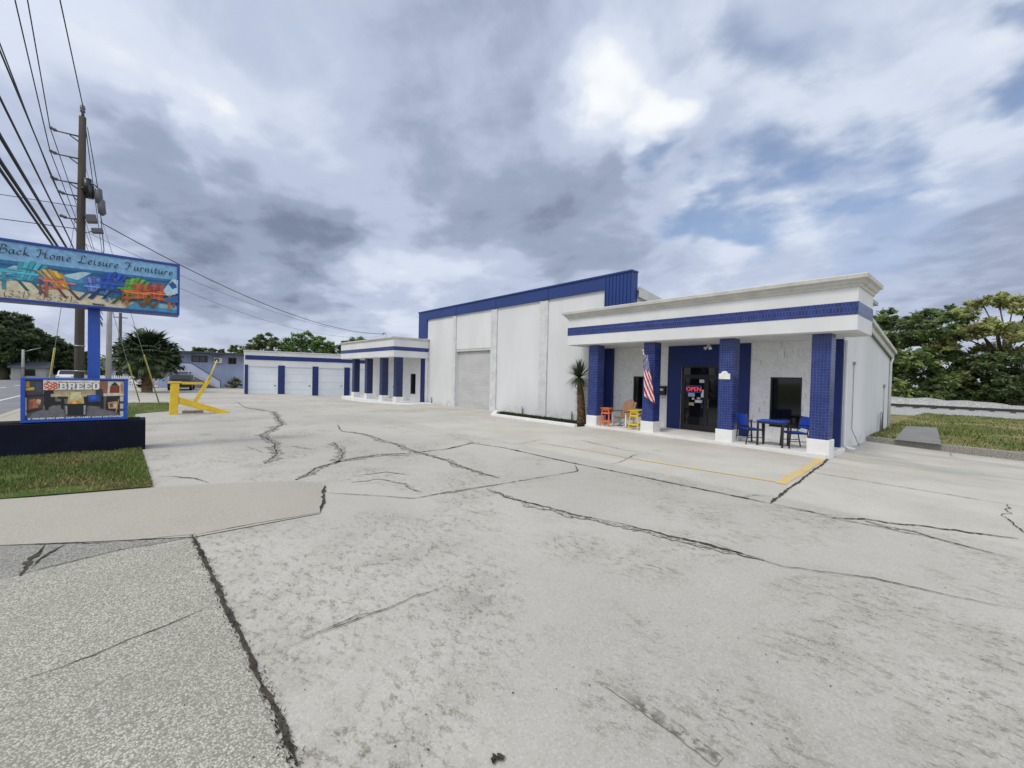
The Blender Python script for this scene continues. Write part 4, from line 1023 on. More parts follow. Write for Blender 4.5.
# lettering drawn with a broad slanted nib
GL = {
'B':(.72,[[(.34,.97),(.24,.5),(.14,.0)],[(.06,.86),(.3,1.0),(.62,.93),(.62,.68),(.34,.52)],[(.34,.52),(.66,.44),(.64,.12),(.32,-.02),(.04,.05)]]),
'a':(.5,[[(.42,.46),(.2,.5),(.04,.24),(.1,.02),(.28,.10),(.42,.46),(.37,.10),(.5,.03)]]),
'c':(.42,[[(.38,.42),(.22,.5),(.04,.22),(.14,.0),(.38,.1)]]),
'k':(.5,[[(.22,1.0),(.12,.5),(.04,.0)],[(.44,.48),(.12,.24),(.26,.12),(.46,.0)]]),
'H':(.92,[[(.0,.72),(.10,.94),(.30,.92),(.26,.5),(.12,.02),(.0,.1)],[(.24,.5),(.45,.56),(.66,.5)],[(.86,1.0),(.72,.7),(.64,.2),(.72,.0),(.88,.08)]]),
'o':(.48,[[(.24,.5),(.05,.28),(.14,.0),(.38,.2),(.38,.45),(.2,.5)]]),
'm':(.74,[[(.08,.48),(.02,.0)],[(.06,.34),(.22,.5),(.28,.38),(.22,.0)],[(.26,.34),(.46,.5),(.54,.38),(.50,.06),(.62,.02)]]),
'e':(.42,[[(.06,.22),(.3,.30),(.32,.44),(.2,.5),(.04,.2),(.16,.0),(.38,.1)]]),
'L':(.74,[[(.62,.82),(.50,1.0),(.34,.88),(.30,.45),(.16,.06),(.02,.06),(.06,.16),(.3,.05),(.56,.02),(.72,.16)]]),
'i':(.26,[[(.10,.5),(.06,.1),(.2,.02)],[(.13,.72),(.15,.70)]]),
's':(.38,[[(.34,.44),(.2,.5),(.10,.38),(.28,.18),(.18,.0),(.0,.06)]]),
'u':(.52,[[(.08,.5),(.03,.14),(.14,.0),(.34,.28),(.40,.5),(.36,.1),(.5,.02)]]),
'r':(.38,[[(.08,.5),(.03,.0)],[(.06,.3),(.2,.5),(.34,.44)]]),
'F':(.80,[[(.02,.74),(.12,.94),(.42,.9),(.8,1.0)],[(.46,.9),(.36,.45),(.2,.02),(.04,.04)],[(.22,.48),(.42,.54),(.62,.5)]]),
'n':(.5,[[(.08,.48),(.02,.0)],[(.06,.32),(.24,.5),(.34,.38),(.30,.06),(.44,.02)]]),
't':(.34,[[(.2,.74),(.10,.2),(.16,.0),(.32,.08)],[(.02,.48),(.16,.5),(.32,.5)]]),
'(':(.34,[[(.30,1.0),(.08,.6),(.08,.2),(.22,-.12)]]), ')':(.34,[[(.1,1.0),(.26,.7),(.22,.25),(.0,-.12)]]),
'3':(.56,[[(.1,.9),(.34,.98),(.48,.8),(.24,.54),(.48,.3),(.3,.0),(.02,.08)]]), '2':(.6,[[(.1,.8),(.28,.98),(.5,.82),(.34,.45),(.04,.04)],[(.04,.04),(.3,.08),(.54,.02)]]),
'1':(.36,[[(.06,.8),(.26,.98),(.2,.5),(.14,.0)]]), '7':(.56,[[(.06,.9),(.3,.96),(.54,.92),(.3,.45),(.16,.0)]]), '-':(.36,[[(.04,.52),(.16,.54),(.28,.52)]]), ' ':(.42,[])}
def nib_text(name, body, y0, y1, z, hgt, X, mat, parent, wn=.075, zend=None):
    adv = sum(GL[c][0]+.10 for c in body); sx = (y1-y0)/adv; bm = bmesh.new(); cx = 0
    nib = Vector((math.cos(R(38)), math.sin(R(38))))*wn*.5; thin = wn*.17; lay = 0
    for c in body:
        for st in GL[c][1]:
            pts = [Vector(p) for p in st]; sm = []
            for i in range(len(pts)-1):
                p0, p1, p2, p3 = pts[max(i-1,0)], pts[i], pts[i+1], pts[min(i+2,len(pts)-1)]
                for k in range(5):
                    t = k/5; sm.append(.5*((2*p1)+(p2-p0)*t+(2*p0-5*p1+4*p2-p3)*t*t+(3*p1-p0-3*p2+p3)*t**3))
            sm.append(pts[-1])
            for a, b_ in zip(sm, sm[1:]):
                d = (b_-a)
                if d.length < 1e-5: continue
                d = d.normalized(); nn = Vector((-d.y, d.x)); k_ = nib.dot(nn); o_ = nn*(math.copysign(max(abs(k_), thin), k_))+ d*nib.dot(d)*.6
                q = [a+o_-d*.01, b_+o_+d*.01, b_-o_+d*.01, a-o_-d*.01]; lay += 1
                f = bm.faces.new([bm.verts.new((X+(lay%7)*.0004, y0+(cx+v.x)*sx, z+((zend-z)*(cx/adv) if zend else 0)+v.y*hgt)) for v in q])
                f.normal_update()
                if f.normal.x < 0: f.normal_flip()
        cx += GL[c][0]+.10
    me = bpy.data.meshes.new(name); bm.to_mesh(me); bm.free(); me.materials.append(mat); o = bpy.data.objects.new(name, me); COL.objects.link(o); o.parent = parent; return o
tx0 = sv(-2, 252, XS)[0]; tx1 = sv(173.5, 277, XS)[0]
z0 = sv(1, 251.5, XS)[1]
nib_text('shop_name_lettering', 'Back Home Leisure Furniture', tx0, tx1, 4.225, .175, -13.365, M['ink'], us, .13)
px0 = sv(4, 294, XS)[0]; px1 = sv(80, 301, XS)[0]
nib_text('phone_number_lettering', '(321) 213-3712', px0, px1, 3.345, .13, -13.365, M['ink'], us, .11)

# lower sign
ls = thing('banner_sign', 'blue framed fire pit banner sign standing on the navy planter wall', 'sign')
LY0, LY1, LZ0, LZ1 = -1.935, -.27, .735, 1.685
mb = MB(); mb.box(-13.62,-13.48,LY0,LY1,LZ0,LZ1); mb.build('backing', M['signframe'], ls)
mb = MB(); g = .065
mb.box(-13.479,-13.42,LY0,LY1,LZ0,LZ0+g); mb.box(-13.479,-13.42,LY0,LY1,LZ1-g*.6,LZ1); mb.box(-13.479,-13.42,LY0,LY0+g,LZ0+g,LZ1-g*.6); mb.box(-13.479,-13.42,LY1-g,LY1,LZ0+g,LZ1-g*.6); mb.build('frame', M['signblue'], ls, .006)
for y in (LY0+.3, LY1-.3):
    mb = MB(); mb.box(-13.60,-13.50,y-.04,y+.04,.70,LZ0-.001); mb.build('foot', M['signframe'], ls)
XL = -13.45
def C_(x, y): return sv(x/5.12, 350+y/5.12, XL)
pc = Picture(-13.470)
for c, pts in [
 ((120,118,112),[(118,155),(635,160),(632,352),(118,352)]), ((186,168,140),[(220,155),(550,160),(550,230),(220,235)]), ((90,88,90),[(118,310),(634,305),(634,352),(118,352)]), ((112,110,114),[(200,300),(560,295),(620,350),(140,350)]),
 ((70,60,64),[(118,155),(225,156),(218,300),(118,330)]), ((200,140,60),[(125,160),(150,160),(150,190),(125,190)]), ((60,70,60),[(150,165),(175,165),(175,200),(150,200)]), ((190,170,60),[(130,195),(175,190),(175,205),(130,208)]), ((70,70,100),[(180,165),(215,165),(212,215),(180,215)]), ((90,60,50),[(140,245),(215,240),(212,300),(140,312)]), ((176,110,80),[(150,255),(180,250),(200,270),(195,295),(150,300)]), ((206,170,140),[(190,250),(210,255),(205,280),(185,270)]), ((150,80,60),[(145,270),(170,262),(165,300),(145,303)]),
 ((214,212,206),[(120,240),(135,240),(135,335),(120,340)]), ((34,34,40),[(118,232),(225,225),(225,238),(118,245)]), ((40,36,36),[(130,310),(215,298),(215,306),(140,325)]),
 ((22,24,34),[(225,205),(270,200),(285,270),(240,300),(222,280)]), ((26,26,34),[(240,265),(330,262),(330,280),(245,285)]), ((22,22,28),[(230,280),(248,280),(248,308),(230,306)]), ((22,22,28),[(312,235),(328,235),(325,305),(312,300)]), ((196,176,140),[(260,225),(540,225),(540,238),(260,240)]), ((40,34,34),[(295,238),(420,240),(420,250),(295,250)]),
 ((150,96,70),[(515,162),(560,162),(552,225),(510,225)]), ((210,206,196),[(553,160),(632,162),(632,225),(550,222)]), ((130,60,40),[(565,185),(590,165),(612,185),(612,220),(560,220)]), ((30,26,26),[(568,180),(588,164),(606,180)]), ((210,180,70),[(615,165),(634,165),(634,222),(615,222)]), ((170,120,150),[(618,175),(628,175),(628,210),(618,210)]),
 ((216,208,190),[(530,222),(635,224),(635,234),(530,236)]), ((38,32,32),[(545,236),(612,234),(610,320),(540,305)]), ((190,150,120),[(552,268),(600,262),(604,300),(556,300)]), ((120,80,60),[(560,275),(575,270),(580,290),(565,295)]), ((226,196,170),[(580,280),(596,275),(598,295),(584,296)]), ((206,204,200),[(614,240),(632,236),(632,340),(616,335)]), ((70,70,72),[(614,262),(632,262),(632,275),(614,275)]), ((70,70,72),[(614,300),(632,300),(632,312),(614,312)]), ((180,150,90),[(590,320),(606,250),(610,252),(596,322)]),
 ((52,60,70),[(490,200),(525,200),(530,240),(490,245)]), ((28,70,170),[(445,232),(500,228),(520,255),(460,270)]), ((44,100,200),[(460,236),(490,234),(496,250),(468,254)]), ((22,22,28),[(430,240),(450,235),(455,285),(432,285)]), ((22,22,28),[(440,268),(530,262),(530,290),(445,282)]), ((22,22,28),[(515,240),(532,238),(530,302),(515,298)]),
 ((196,184,120),[(350,232),(425,230),(432,275),(345,275)]), ((214,206,160),[(362,215),(415,215),(418,250),(360,250)]), ((232,130,60),[(348,270),(400,258),(424,275),(400,284),(350,284)]), ((250,190,90),[(365,272),(385,262),(398,276),(380,282)]),
 ((26,26,30),[(330,276),(446,274),(440,335),(336,335)]), ((150,150,150),[(334,285),(345,284),(345,330),(337,330)]), ((150,150,150),[(428,284),(440,282),(437,330),(428,330)]),
 ((232,226,220),[(222,152),(300,154),(300,205),(222,205)]), ((232,226,222),[(300,152),(510,156),(510,168),(300,164)])]:
    pc.poly([C_(*p) for p in pts], c)
# orange lattice emblem left of the word
for a in ((228,170,290,200),(228,198,290,168),(240,160,296,190),(226,184,262,204),(244,204,298,176),(226,178,256,164),(270,164,298,178),(270,204,296,192)):
    (x1,y1,x2,y2) = a; dx, dy = x2-x1, y2-y1; L = math.hypot(dx,dy); ux, uy = -dy/L*3.0, dx/L*3.0
    pc.poly([C_(x1+ux,y1+uy),C_(x2+ux,y2+uy),C_(x2-ux,y2-uy),C_(x1-ux,y1-uy)], (206,92,52))
pc.build('printed_picture', ls)
M['letterwhite'] = plain('white_lettering', (.80,.80,.80), .5)
yc = (C_(303,185)[0]+C_(512,185)[0])/2; wz = C_(400,202)[1]
# slab-serif capitals built stroke by stroke
def slab_word(word, y0, y1, z0, h, X, mat, parent, name):
    mb = MB(); n = len(word); w = (y1-y0)/n; bar = .24
    def bx(a, b_, c, d, lay): mb.box(X, X+.004+lay*.0005, y0+(i+a*.92)*w, y0+(i+b_*.92)*w, z0+c*h, z0+d*h)
    for i, ch in enumerate(word):
        if ch in 'BRE':
            bx(.12,.42,0,1,0); bx(0,.119,0,.16,0); bx(0,.119,.84,1,0)
            if ch == 'E': bx(.421,1,0,.22,0); bx(.421,1,.78,1,0); bx(.421,.78,.40,.60,0); bx(.82,1,.221,.36,0); bx(.82,1,.64,.779,0)
            if ch == 'B': bx(.421,.88,0,.2,0); bx(.421,.88,.8,1,0); bx(.421,.85,.42,.58,0); bx(.72,1,.10,.44,1); bx(.70,.95,.56,.92,1)
            if ch == 'R': bx(.421,.88,.8,1,0); bx(.421,.88,.40,.58,0); bx(.70,.97,.50,.93,1); bx(.66,.9,0,.42,1); bx(.901,1.03,0,.16,0)
        else:
            bx(.05,.36,.14,.86,0); bx(.64,.95,.14,.86,0); bx(.16,.84,.80,1,1); bx(.16,.84,0,.2,1)
    return mb.build(name, mat, parent)
slab_word('BREEO', C_(303,185)[0], C_(514,185)[0], C_(400,202)[1], C_(400,168)[1]-C_(400,202)[1], -13.432, M['letterwhite'], ls, 'headline_lettering')
bw = C_(630,345)[0]-C_(135,345)[0]
o = text_mesh('footer_lettering', 'X-SERIES FIRE PITS AND CHAIRS AVAILABLE NOW', .085, M['letterwhite'], ls, (-13.430, (C_(630,345)[0]+C_(135,345)[0])/2, C_(400,355)[1]), (R(90),0,R(90)), .003, 'CENTER', .25, .003)
sxx = bw/o.dimensions.x if o.dimensions.x else 1
for v in o.data.vertices: v.co.x *= sxx

# ------------------------------------------------------------------ yellow barrier arm on the lot
gb = thing('barrier_arm', 'yellow steel barrier frame with raised arm standing on the concrete', 'barrier')
X = -23.0
def V(px, py, X=X): 
    p = atx(px, py, X); return Vector((X, p.y, p.z))
mb = MB(); mb.prism([(X-.16,.83,-.02),(X-.16,1.12,-.02),(X-.16,1.17,1.33),(X-.16,.88,1.33)], (.32,0,0)); mb.build('post', M['yellow'], gb, .02)
mb = MB(); mb.box(X-.18,X+.18,.80,1.24,1.332,1.40); mb.box(X-.05,X+.05,1.241,2.0,1.28,1.38); mb.build('top_bar', M['yellow'], gb, .008)
mb = MB(); mb.prism([(X-.12,1.16,.74),(X-.12,1.155,.44),(X-.12,2.55,-.02),(X-.12,3.0,-.02),(X-.12,2.98,.05)], (.24,0,0)); mb.build('base_beam', M['yellow'], gb, .012)
mb = MB(); mb.bar(V(195,401.5), V(210.6,377), .14, .16, 0, (1,0,0)); mb.build('strut', M['yellow'], gb, .01)
mb = MB(); mb.tube([V(208.5,380,X+.1), V(217.2,359.9,X+.1)], [.035,.028], 8); mb.build('arm', M['guardyellow'], gb)
wsx = thing('wheel_stop', 'broken grey concrete wheel stop lying under the yellow barrier', 'wheel stop', (-23.45,1.65,0), R(4))
mb = MB(); mb.prism([(-.1,-.36,0),(.1,-.36,0),(.07,-.36,.12),(-.07,-.36,.12)], (0,.40,0)); mb.prism([(-.1,.06,0),(.1,.08,0),(.07,.08,.12),(-.07,.06,.12)], (0,.32,0)); mb.build('block', M['agg_old'], wsx, .02)
mb = MB(); 
for y in (-.25,.28): mb.tube([(0,y,.115),(0,y,.17)], .012, 6)
mb.build('rebar_pin', M['metal'], wsx)

# ------------------------------------------------------------------ utility poles and lines
PX, PY = -19.28, -1.55
up_ = thing('utility_pole', 'tall wooden utility pole with stand-off arms rising behind the sign', 'pole')
base = atx(77.5, 392, PX); topp = atx(82.6, 117, PX)
mb = MB(); bx_ = Vector((PX, base.y+.02, -.2)); tx_ = Vector((PX, topp.y, topp.z)); mb.tube([bx_.lerp(tx_, t) for t in (0,.3,.7,1)], [.122,.116,.10,.085], 16); mb.build('pole_shaft', M['wood'], up_)
def pl(z): return bx_.lerp(tx_, (z-bx_.z)/(tx_.z-bx_.z))
mb = MB(); p = pl(tx_.z); mb.tube([p, p+Vector((0,0,.12)), p+Vector((0,0,.16)), p+Vector((0,0,.22)), p+Vector((0,0,.26)), p+Vector((0,0,.36))], [.03,.03,.07,.05,.07,.05], 10); mb.build('insulator', M['insul'], up_)
arm_tips = []
M['armdark'] = plain('dark_galvanised', (.07,.072,.078), .5, metal=.3)
for (qx, qy) in ((57,131),(57,154),(58,180),(65,194),(67,218)):
    tip = atx(qx, qy, PX); root = pl(tip.z+.02)
    mb = MB(); mb.tube([root+Vector((.0,-.06,0)), tip], [.026,.02], 8); mb.tube([root+Vector((.0,-.06,-.18)), (root+tip)/2+Vector((0,0,-.03))], .018, 6)
    a = mb.build('standoff_arm', M['armdark'], up_)
    mb = MB(); d = Vector((0,-1,.35)).normalized(); mb.tube([tip, tip+d*.05, tip+d*.09, tip+d*.13, tip+d*.17], [.03,.055,.035,.055,.03], 8); mb.build('insulator', M['insul'], a)
    arm_tips.append(tip+Vector((0,-.15,.06)))
mb = MB()
for (qx,qy,r_,h_) in ((87.5,186,.10,.45),(90,192,.10,.40)):
    p = atx(qx,qy,PX+.1); mb.tube([p+Vector((0,0,h_/2)),p-Vector((0,0,h_/2))], r_, 10)
c = atx(86,189,PX+.1); mb.tube([pl(c.z)+Vector((.1,0,0)), c], .04, 6); mb.build('switch_bracket', M['blackframe'], up_)
for (qx,qy) in ((98.5,196),(101.5,207)):
    p = atx(qx,qy,PX+.15); mb = MB(); mb.tube([p+Vector((0,-.02,.26)),p+Vector((0,0,.2)),p,p-Vector((0,-.02,.2)),p-Vector((0,-.03,.27))], [.03,.09,.10,.10,.03], 12); k = mb.build('cutout_canister', M['insul'], up_)
    mb = MB(); mb.tube([p+Vector((0,-.02,.26)), p+Vector((0,-.12,.34)), pl(p.z+.2)+Vector((.12,.1,0))], .022, 6); mb.build('hanger', M['blackframe'], up_)
for (qx,qy,sx,sz) in ((91.5,219,.26,.26),(97.5,231,.28,.16)):
    p = atx(qx,qy,PX+.15); mb = MB(); mb.obox(p, .22, sx, sz, Matrix.Rotation(R(12),3,'X')); k = mb.build('flood_light', M['insul'], up_, .03)
    mb = MB(); mb.tube([p-Vector((.0,sx*.4,.05)), Vector((PX+.15,pl(p.z).y+.1,p.z-.1))], .02, 6); mb.build('lamp_arm', M['metal'], up_)
mb = MB(); 
for z in (1.8, 2.6, 5.1): p = pl(z); mb.tube([p+Vector((0,0,-.02)), p+Vector((0,0,.02))], .138, 14)
mb.build('pole_band', M['metal'], up_)
# second and third poles
p2 = atx(108, 396, -41); t2 = Vector((-41, atx(110.3,300,-41).y, 9.2))
u2 = thing('utility_pole', 'grey concrete utility pole between the blue sign post and the big palm', 'pole')
mb = MB(); b2 = Vector((-41,p2.y,-.2)); mb.tube([b2, t2], [.17,.12], 4); mb.build('pole_shaft', M['concpole'], u2)
mb = MB(); 
for z in (8.9, 8.3, 7.4): q = b2.lerp(t2, (z+.2)/9.4); mb.tube([q, q+Vector((0,-.7,.05))], .04, 6)
mb.build('standoff_arm', M['metal'], u2)
u3 = thing('utility_pole', 'slim far utility pole rising above the left side of the big palm', 'pole')
p3 = atx(120.5, 313, -64); mb = MB(); mb.tube([(-64,p3.y-.05,-.2),(-64,p3.y,p3.z)], [.17,.13], 8); mb.build('pole_shaft', M['wood'], u3)
mb = MB(); mb.tube([(-64,p3.y-.6,p3.z-.5),(-64,p3.y+.6,p3.z-.5)], .05, 6); mb.build('cross_arm', M['wood'], u3)
for lab, px, top, D in (('grey street pole across the road in front of the dark trees',22.8,349.5,88),):
    d = ray(px, 376); s_ = D/math.hypot(d.x,d.y); b_ = EYE+d*s_; d = ray(px+.4, top); s_ = D/math.hypot(d.x,d.y); t_ = EYE+d*s_
    o = thing('street_pole', lab, 'pole'); mb = MB(); mb.tube([(b_.x,b_.y,-.3), t_], [.17,.14], 8); mb.build('pole_shaft', M['concpole'], o)
    mb = MB(); mb.tube([t_-Vector((0,0,.3)), t_+Vector((.1,1.6,.3))], .06, 6); mb.build('lamp_arm', M['metal'], o)
# the lines
def wire(label, pts, r, name='power_line', group='overhead lines along the road', n=14, sag=0):
    P_ = []
    for a, b_ in zip(pts, pts[1:]):
        a, b_ = Vector(a), Vector(b_)
        for i in range(n): 
            t = i/n; q = a.lerp(b_, t); q.z -= sag*4*t*(1-t); P_.append(q)
    P_.append(Vector(pts[-1]))
    mb = MB(); mb.tube(P_, r, 6, 0); o = mb.build(name, M['cable'])
    return tag(o, label, 'cable', group)
far = lambda z, dy=0: b2.lerp(t2, (z+.2)/9.4)+Vector((0,-.35+dy,0))
def along(start, px, py, farz, r, label, xe=-11.0, dy=0):
    e = atx(px, py, xe); d = (e-start)/(e.x-start.x)
    e2 = start + d*(22-start.x); e2.z = e.z + (e.z-start.z)*.4+1.2
    e2.y = e.y + (e.y-start.y)*.6
    wire(label, [far(farz, dy), start, e, e2], r)
along(pl(tx_.z)+Vector((0,0,.37)), 60, 0, 9.1, .013, 'single top wire running straight up from the pole tip insulator', -14.2)
along(arm_tips[1], 15, 0, 8.3, .012, 'thin wire running from the second stand-off arm, left of its twin', -13.6, -.3)
along(arm_tips[0], 27.5, 0, 8.9, .012, 'thin wire running from the topmost stand-off arm, nearer the pole tip', -14.4, -.3)
along(arm_tips[2], 0, 44, 7.4, .011, 'thin upper wire of the close pair entering at the left edge', -11.4)
along(arm_tips[3], 0, 51, 7.3, .014, 'lashed lower wire of the close pair entering at the left edge', -11.2)
along(Vector((PX,PY-.25,6.02)), 0, 98, 5.6, .018, 'medium black cable above the three thick cables', -10.9)
along(Vector((PX,PY-.25,5.58)), 0, 136, 5.2, .030, 'topmost of the three thick black cables behind the sign', -10.9)
along(Vector((PX,PY-.25,5.22)), 0, 161, 4.9, .032, 'middle of the three thick black cables behind the sign', -10.9)
along(Vector((PX,PY-.25,5.06)), 0, 169.5, 4.75, .026, 'lowest of the three thick black cables behind the sign', -10.9)
mast = Vector((-31.6,14.12,5.05))
wire('thin service cable drooping from the pole to the porch roof mast', [atx(100,222,PX+.1), mast], .014, 'service_cable', 'service cables to the building', 20, .9)
wire('lower of the slack service cables running from behind the sign to the roof mast', [pl(5.9), mast+Vector((-.1,0,-.15))], .006, 'service_cable', 'service cables to the building', 20, 1.1)
wire('upper of the slack service cables running from behind the sign to the roof mast', [pl(6.3), mast+Vector((-.15,0,-.05))], .006, 'service_cable', 'service cables to the building', 20, .8)
e = atx(-60, 208, -19.5)
wire('faint cable crossing the road to the pole, higher one', [pl(7.0), Vector((-24,-30,8.6))], .010, 'cross_road_cable', 'cables across the road', 14, .5)
wire('faint cable crossing the road to the pole, lower one', [pl(6.3), Vector((-24,-30,7.6))], .012, 'cross_road_cable', 'cables across the road', 14, .5)
wire('jumper wire hanging down the right side of the tall wooden pole', [pl(9.5)+Vector((.16,.12,0)), atx(98,190,PX+.15), atx(104,250,PX+.1), pl(3.2)+Vector((.16,.3,0))], .011, 'jumper_wire', 'jumper wires on the pole', 8, -.05)
wire('span wire from the grey concrete pole to the slim far pole', [b2.lerp(t2,.93), Vector((-64,p3.y-.5,p3.z-.45))], .012, 'power_line', 'overhead lines along the road', 10, .4)
# guy wires with yellow guards
for (bx0, by0, gx, gy, z, lab) in ((159.5,404.5,142.3,355.5,8.6,'yellow guarded guy wire nearest the yellow barrier'), (140,403,122.3,357,7.0,'yellow guarded guy wire nearest the sign')):
    b_ = at(bx0, by0); t_ = pl(z); g = thing('guy_wire', lab, 'guy wire', (b_.x,b_.y,0))
    d = (t_-b_); tt = (atx(gx,gy, b_.x+.22*d.x).z)/d.z
    tt = min(max(.16, tt), .3)
    mb = MB(); mb.tube([Vector((0,0,-.05)), d*.995], .010, 5); mb.build('strand', M['alu'], g)
    mb = MB(); mb.tube([d*.015, d*tt], .030, 8); mb.build('guard', M['guardyellow'], g)
b_ = Vector((-27, atx(45,388,-27).y, -.0)); t_ = pl(8.0); g = thing('guy_wire', 'yellow guarded guy wire left of the tall wooden pole above the banner sign', 'guy wire', tuple(b_)); d = t_-b_
mb = MB(); mb.tube([Vector((0,0,-.05)), d*.995], .010, 5); mb.build('strand', M['alu'], g)
mb = MB(); mb.tube([d*.02, d*.33], .030, 8); mb.build('guard', M['guardyellow'], g)

# ------------------------------------------------------------------ trees and shrubs
def leaf_mat(name, c):
    m, t, b = new_mat(name); N = NT(t)
    f = N.noise(N.pos(), .9, 3)
    col = N.mix(N.rng(f, .35, .65), sc(c, .72), sc(c, 1.3))
    N.put(b, 'Base Color', col); b.inputs['Roughness'].default_value = .6; b.inputs['Specular IOR Level'].default_value = .25
    tr = N.n('ShaderNodeBsdfTranslucent'); N.put(tr, 'Color', col); mx = N.n('ShaderNodeMixShader'); mx.inputs[0].default_value = .45
    t.links.new(b.outputs[0], mx.inputs[1]); t.links.new(tr.outputs[0], mx.inputs[2]); t.links.new(mx.outputs[0], t.nodes['Material Output'].inputs[0]); return m
LM = {'oak': leaf_mat('shaded_oak_leaf', (.095,.128,.07)), 'dark': leaf_mat('dark_leaf', (.14,.185,.088)), 'deep': leaf_mat('deep_green_leaf', (.20,.265,.115)), 'mid': leaf_mat('mid_green_leaf', (.19,.285,.09)), 'olive': leaf_mat('olive_leaf', (.36,.41,.175)), 'gold': leaf_mat('golden_green_leaf', (.46,.50,.20)), 'rust': leaf_mat('rusty_leaf', (.38,.34,.18)), 'bright': leaf_mat('bright_leaf', (.12,.27,.055))}
def foliage(name, parent, blobs, mats, n, size, rs, flat=.7, core=0, hole=.0):
    """leaf-sized faces scattered in many small clumps through the blobs; blobs: (centre, radius)"""
    V = []; Fc = []; MI = []
    tot = sum(r_**2 for _, r_ in blobs)
    for c, r_ in blobs:
        nb = max(6, int(n*(r_**2)/tot)); nc = max(5, int(nb/42))
        for _ in range(nc):
            while True:
                u = Vector((rs.uniform(-1,1), rs.uniform(-1,1), rs.uniform(-1,1)))
                if u.length < 1: break
            u = u.normalized()*(rs.uniform(.15,1)**.45)
            cc = c + Vector((u.x*r_, u.y*r_, u.z*r_*flat)); cr = r_*rs.uniform(.14,.30)
            mi0 = rs.choices(range(len(mats)), [1]*len(mats))[0]
            for _ in range(int(rs.uniform(.45,1.55)*nb/nc)):
                o_ = Vector((rs.gauss(0,.55), rs.gauss(0,.55), rs.gauss(0,.38)))*cr
                p = cc+o_; s_ = size*rs.uniform(.5,1.25)
                a = Vector((rs.gauss(0,1), rs.gauss(0,1), rs.gauss(0,.55))).normalized(); b_ = a.cross(Vector((rs.gauss(0,.5), rs.gauss(0,.5), 1))).normalized()
                i = len(V); V += [p-a*s_, p+b_*s_*.42, p+a*s_, p-b_*s_*.42]; Fc.append((i,i+1,i+2,i+3))
                MI.append(mi0 if rs.random() < .75 else rs.randrange(len(mats)))
    me = bpy.data.meshes.new(name); me.from_pydata([tuple(v) for v in V], [], Fc); me.polygons.foreach_set('material_index', MI)
    for k in mats: me.materials.append(LM[k] if k in LM else M[k])
    o = bpy.data.objects.new(name, me); COL.objects.link(o); o.parent = parent; return o
def pixpt(px, py, D):
    d = ray(px, py); return EYE + d*(D/math.hypot(d.x, d.y))
def depth(p): return (p-EYE).dot(fw)
def tree(name, label, cat, base, blobs_px, D, mats, n, size, seed, group, spread=0, flat=.7, zb=0, r0=.28):
    rs = random.Random(seed); b_ = pixpt(*base, D); b_.z = zb
    bl_ = []
    for (px, py, rp) in blobs_px:
        p = pixpt(px, py, D + rs.uniform(-1,1)*spread); bl_.append((p-b_, rp*depth(p)/F))
    t = thing(name, label, cat, tuple(b_), 0, group)
    mb = MB(); cen = sum((c for c, _ in bl_), Vector())/len(bl_); low = min(c.z-r_*flat for c, r_ in bl_)
    fork = Vector((cen.x*.25, cen.y*.25, max(.6, min(low*.7+.3, cen.z*.55))))
    mb.tube([(0,0,-.4),(fork.x*.3,fork.y*.3,fork.z*.5),fork], [r0,r0*.82,r0*.7], 8)
    for c, r_ in bl_:
        m_ = fork.lerp(c, .5)+Vector((rs.uniform(-.4,.4), rs.uniform(-.4,.4), rs.uniform(0,.5)))
        mb.tube([fork, m_, c], [r0*.45,r0*.28,r0*.10], 6)
        for _ in range(3):
            u = Vector((rs.uniform(-1,1), rs.uniform(-1,1), rs.uniform(-.2,.8)))*r_*.8
            mb.tube([m_.lerp(c,.6), c+u*.5, c+u], [r0*.13,r0*.08,r0*.03], 5)
    mb.build('trunk', M['bark'], t)
    foliage('crown', t, bl_, mats, n, size, rs, flat); return t
def shrub(name, label, base, blobs_px, D, mats, n, size, seed, group, flat=.8, zb=0):
    rs = random.Random(seed); b_ = pixpt(*base, D); b_.z = zb; bl_ = []
    for (px, py, rp) in blobs_px:
        p = pixpt(px, py, D + rs.uniform(-1,1)); bl_.append((p-b_, rp*depth(p)/F))
    t = thing(name, label, 'shrub', tuple(b_), 0, group)
    mb = MB()
    for c, r_ in bl_: mb.tube([(c.x*.2,c.y*.2,-.3), c*.5+Vector((0,0,.1)), c], [.07,.05,.02], 5)
    mb.build('stem', M['bark'], t); foliage('foliage', t, bl_, mats, n, size, rs, flat); return t
GRP = 'trees beyond the railway'
tree('tree', 'dark leafy tree showing just above the shop side roof', 'tree', (884,405), [(876,322,12),(888,318,12),(898,324,13),(905,336,14),(884,338,15),(893,350,14)], 58, ('deep','dark','mid'), 6500, .24, 11, GRP, 3, .75, .5)
tree('tree', 'flat-topped dark green tree between the roof and the golden tree', 'tree', (928,405), [(918,324,15),(932,317,14),(946,314,13),(958,318,12),(938,330,17),(912,338,14),(955,334,14)], 56, ('deep','dark','mid'), 8000, .23, 12, GRP, 3, .6, .5)
tree('tree', 'spreading golden green tree with open crown at the right edge', 'tree', (1004,405), [(968,313,12),(982,303,12),(998,299,13),(1014,303,14),(1030,308,16),(960,336,14),(978,330,16),(997,326,18),(1016,330,18),(1034,336,18),(988,350,14),(945,345,12),(1012,352,14)], 55, ('gold','gold','gold','olive','rust'), 11000, .23, 13, GRP, 3.5, .42, .5)
tree('tree', 'mid green bushy tree in front of the flat-topped tree', 'tree', (935,406), [(918,360,16),(938,352,15),(953,362,15),(930,374,16),(950,380,14)], 54, ('olive','mid','deep'), 6500, .24, 14, GRP, 2, .8, .5)
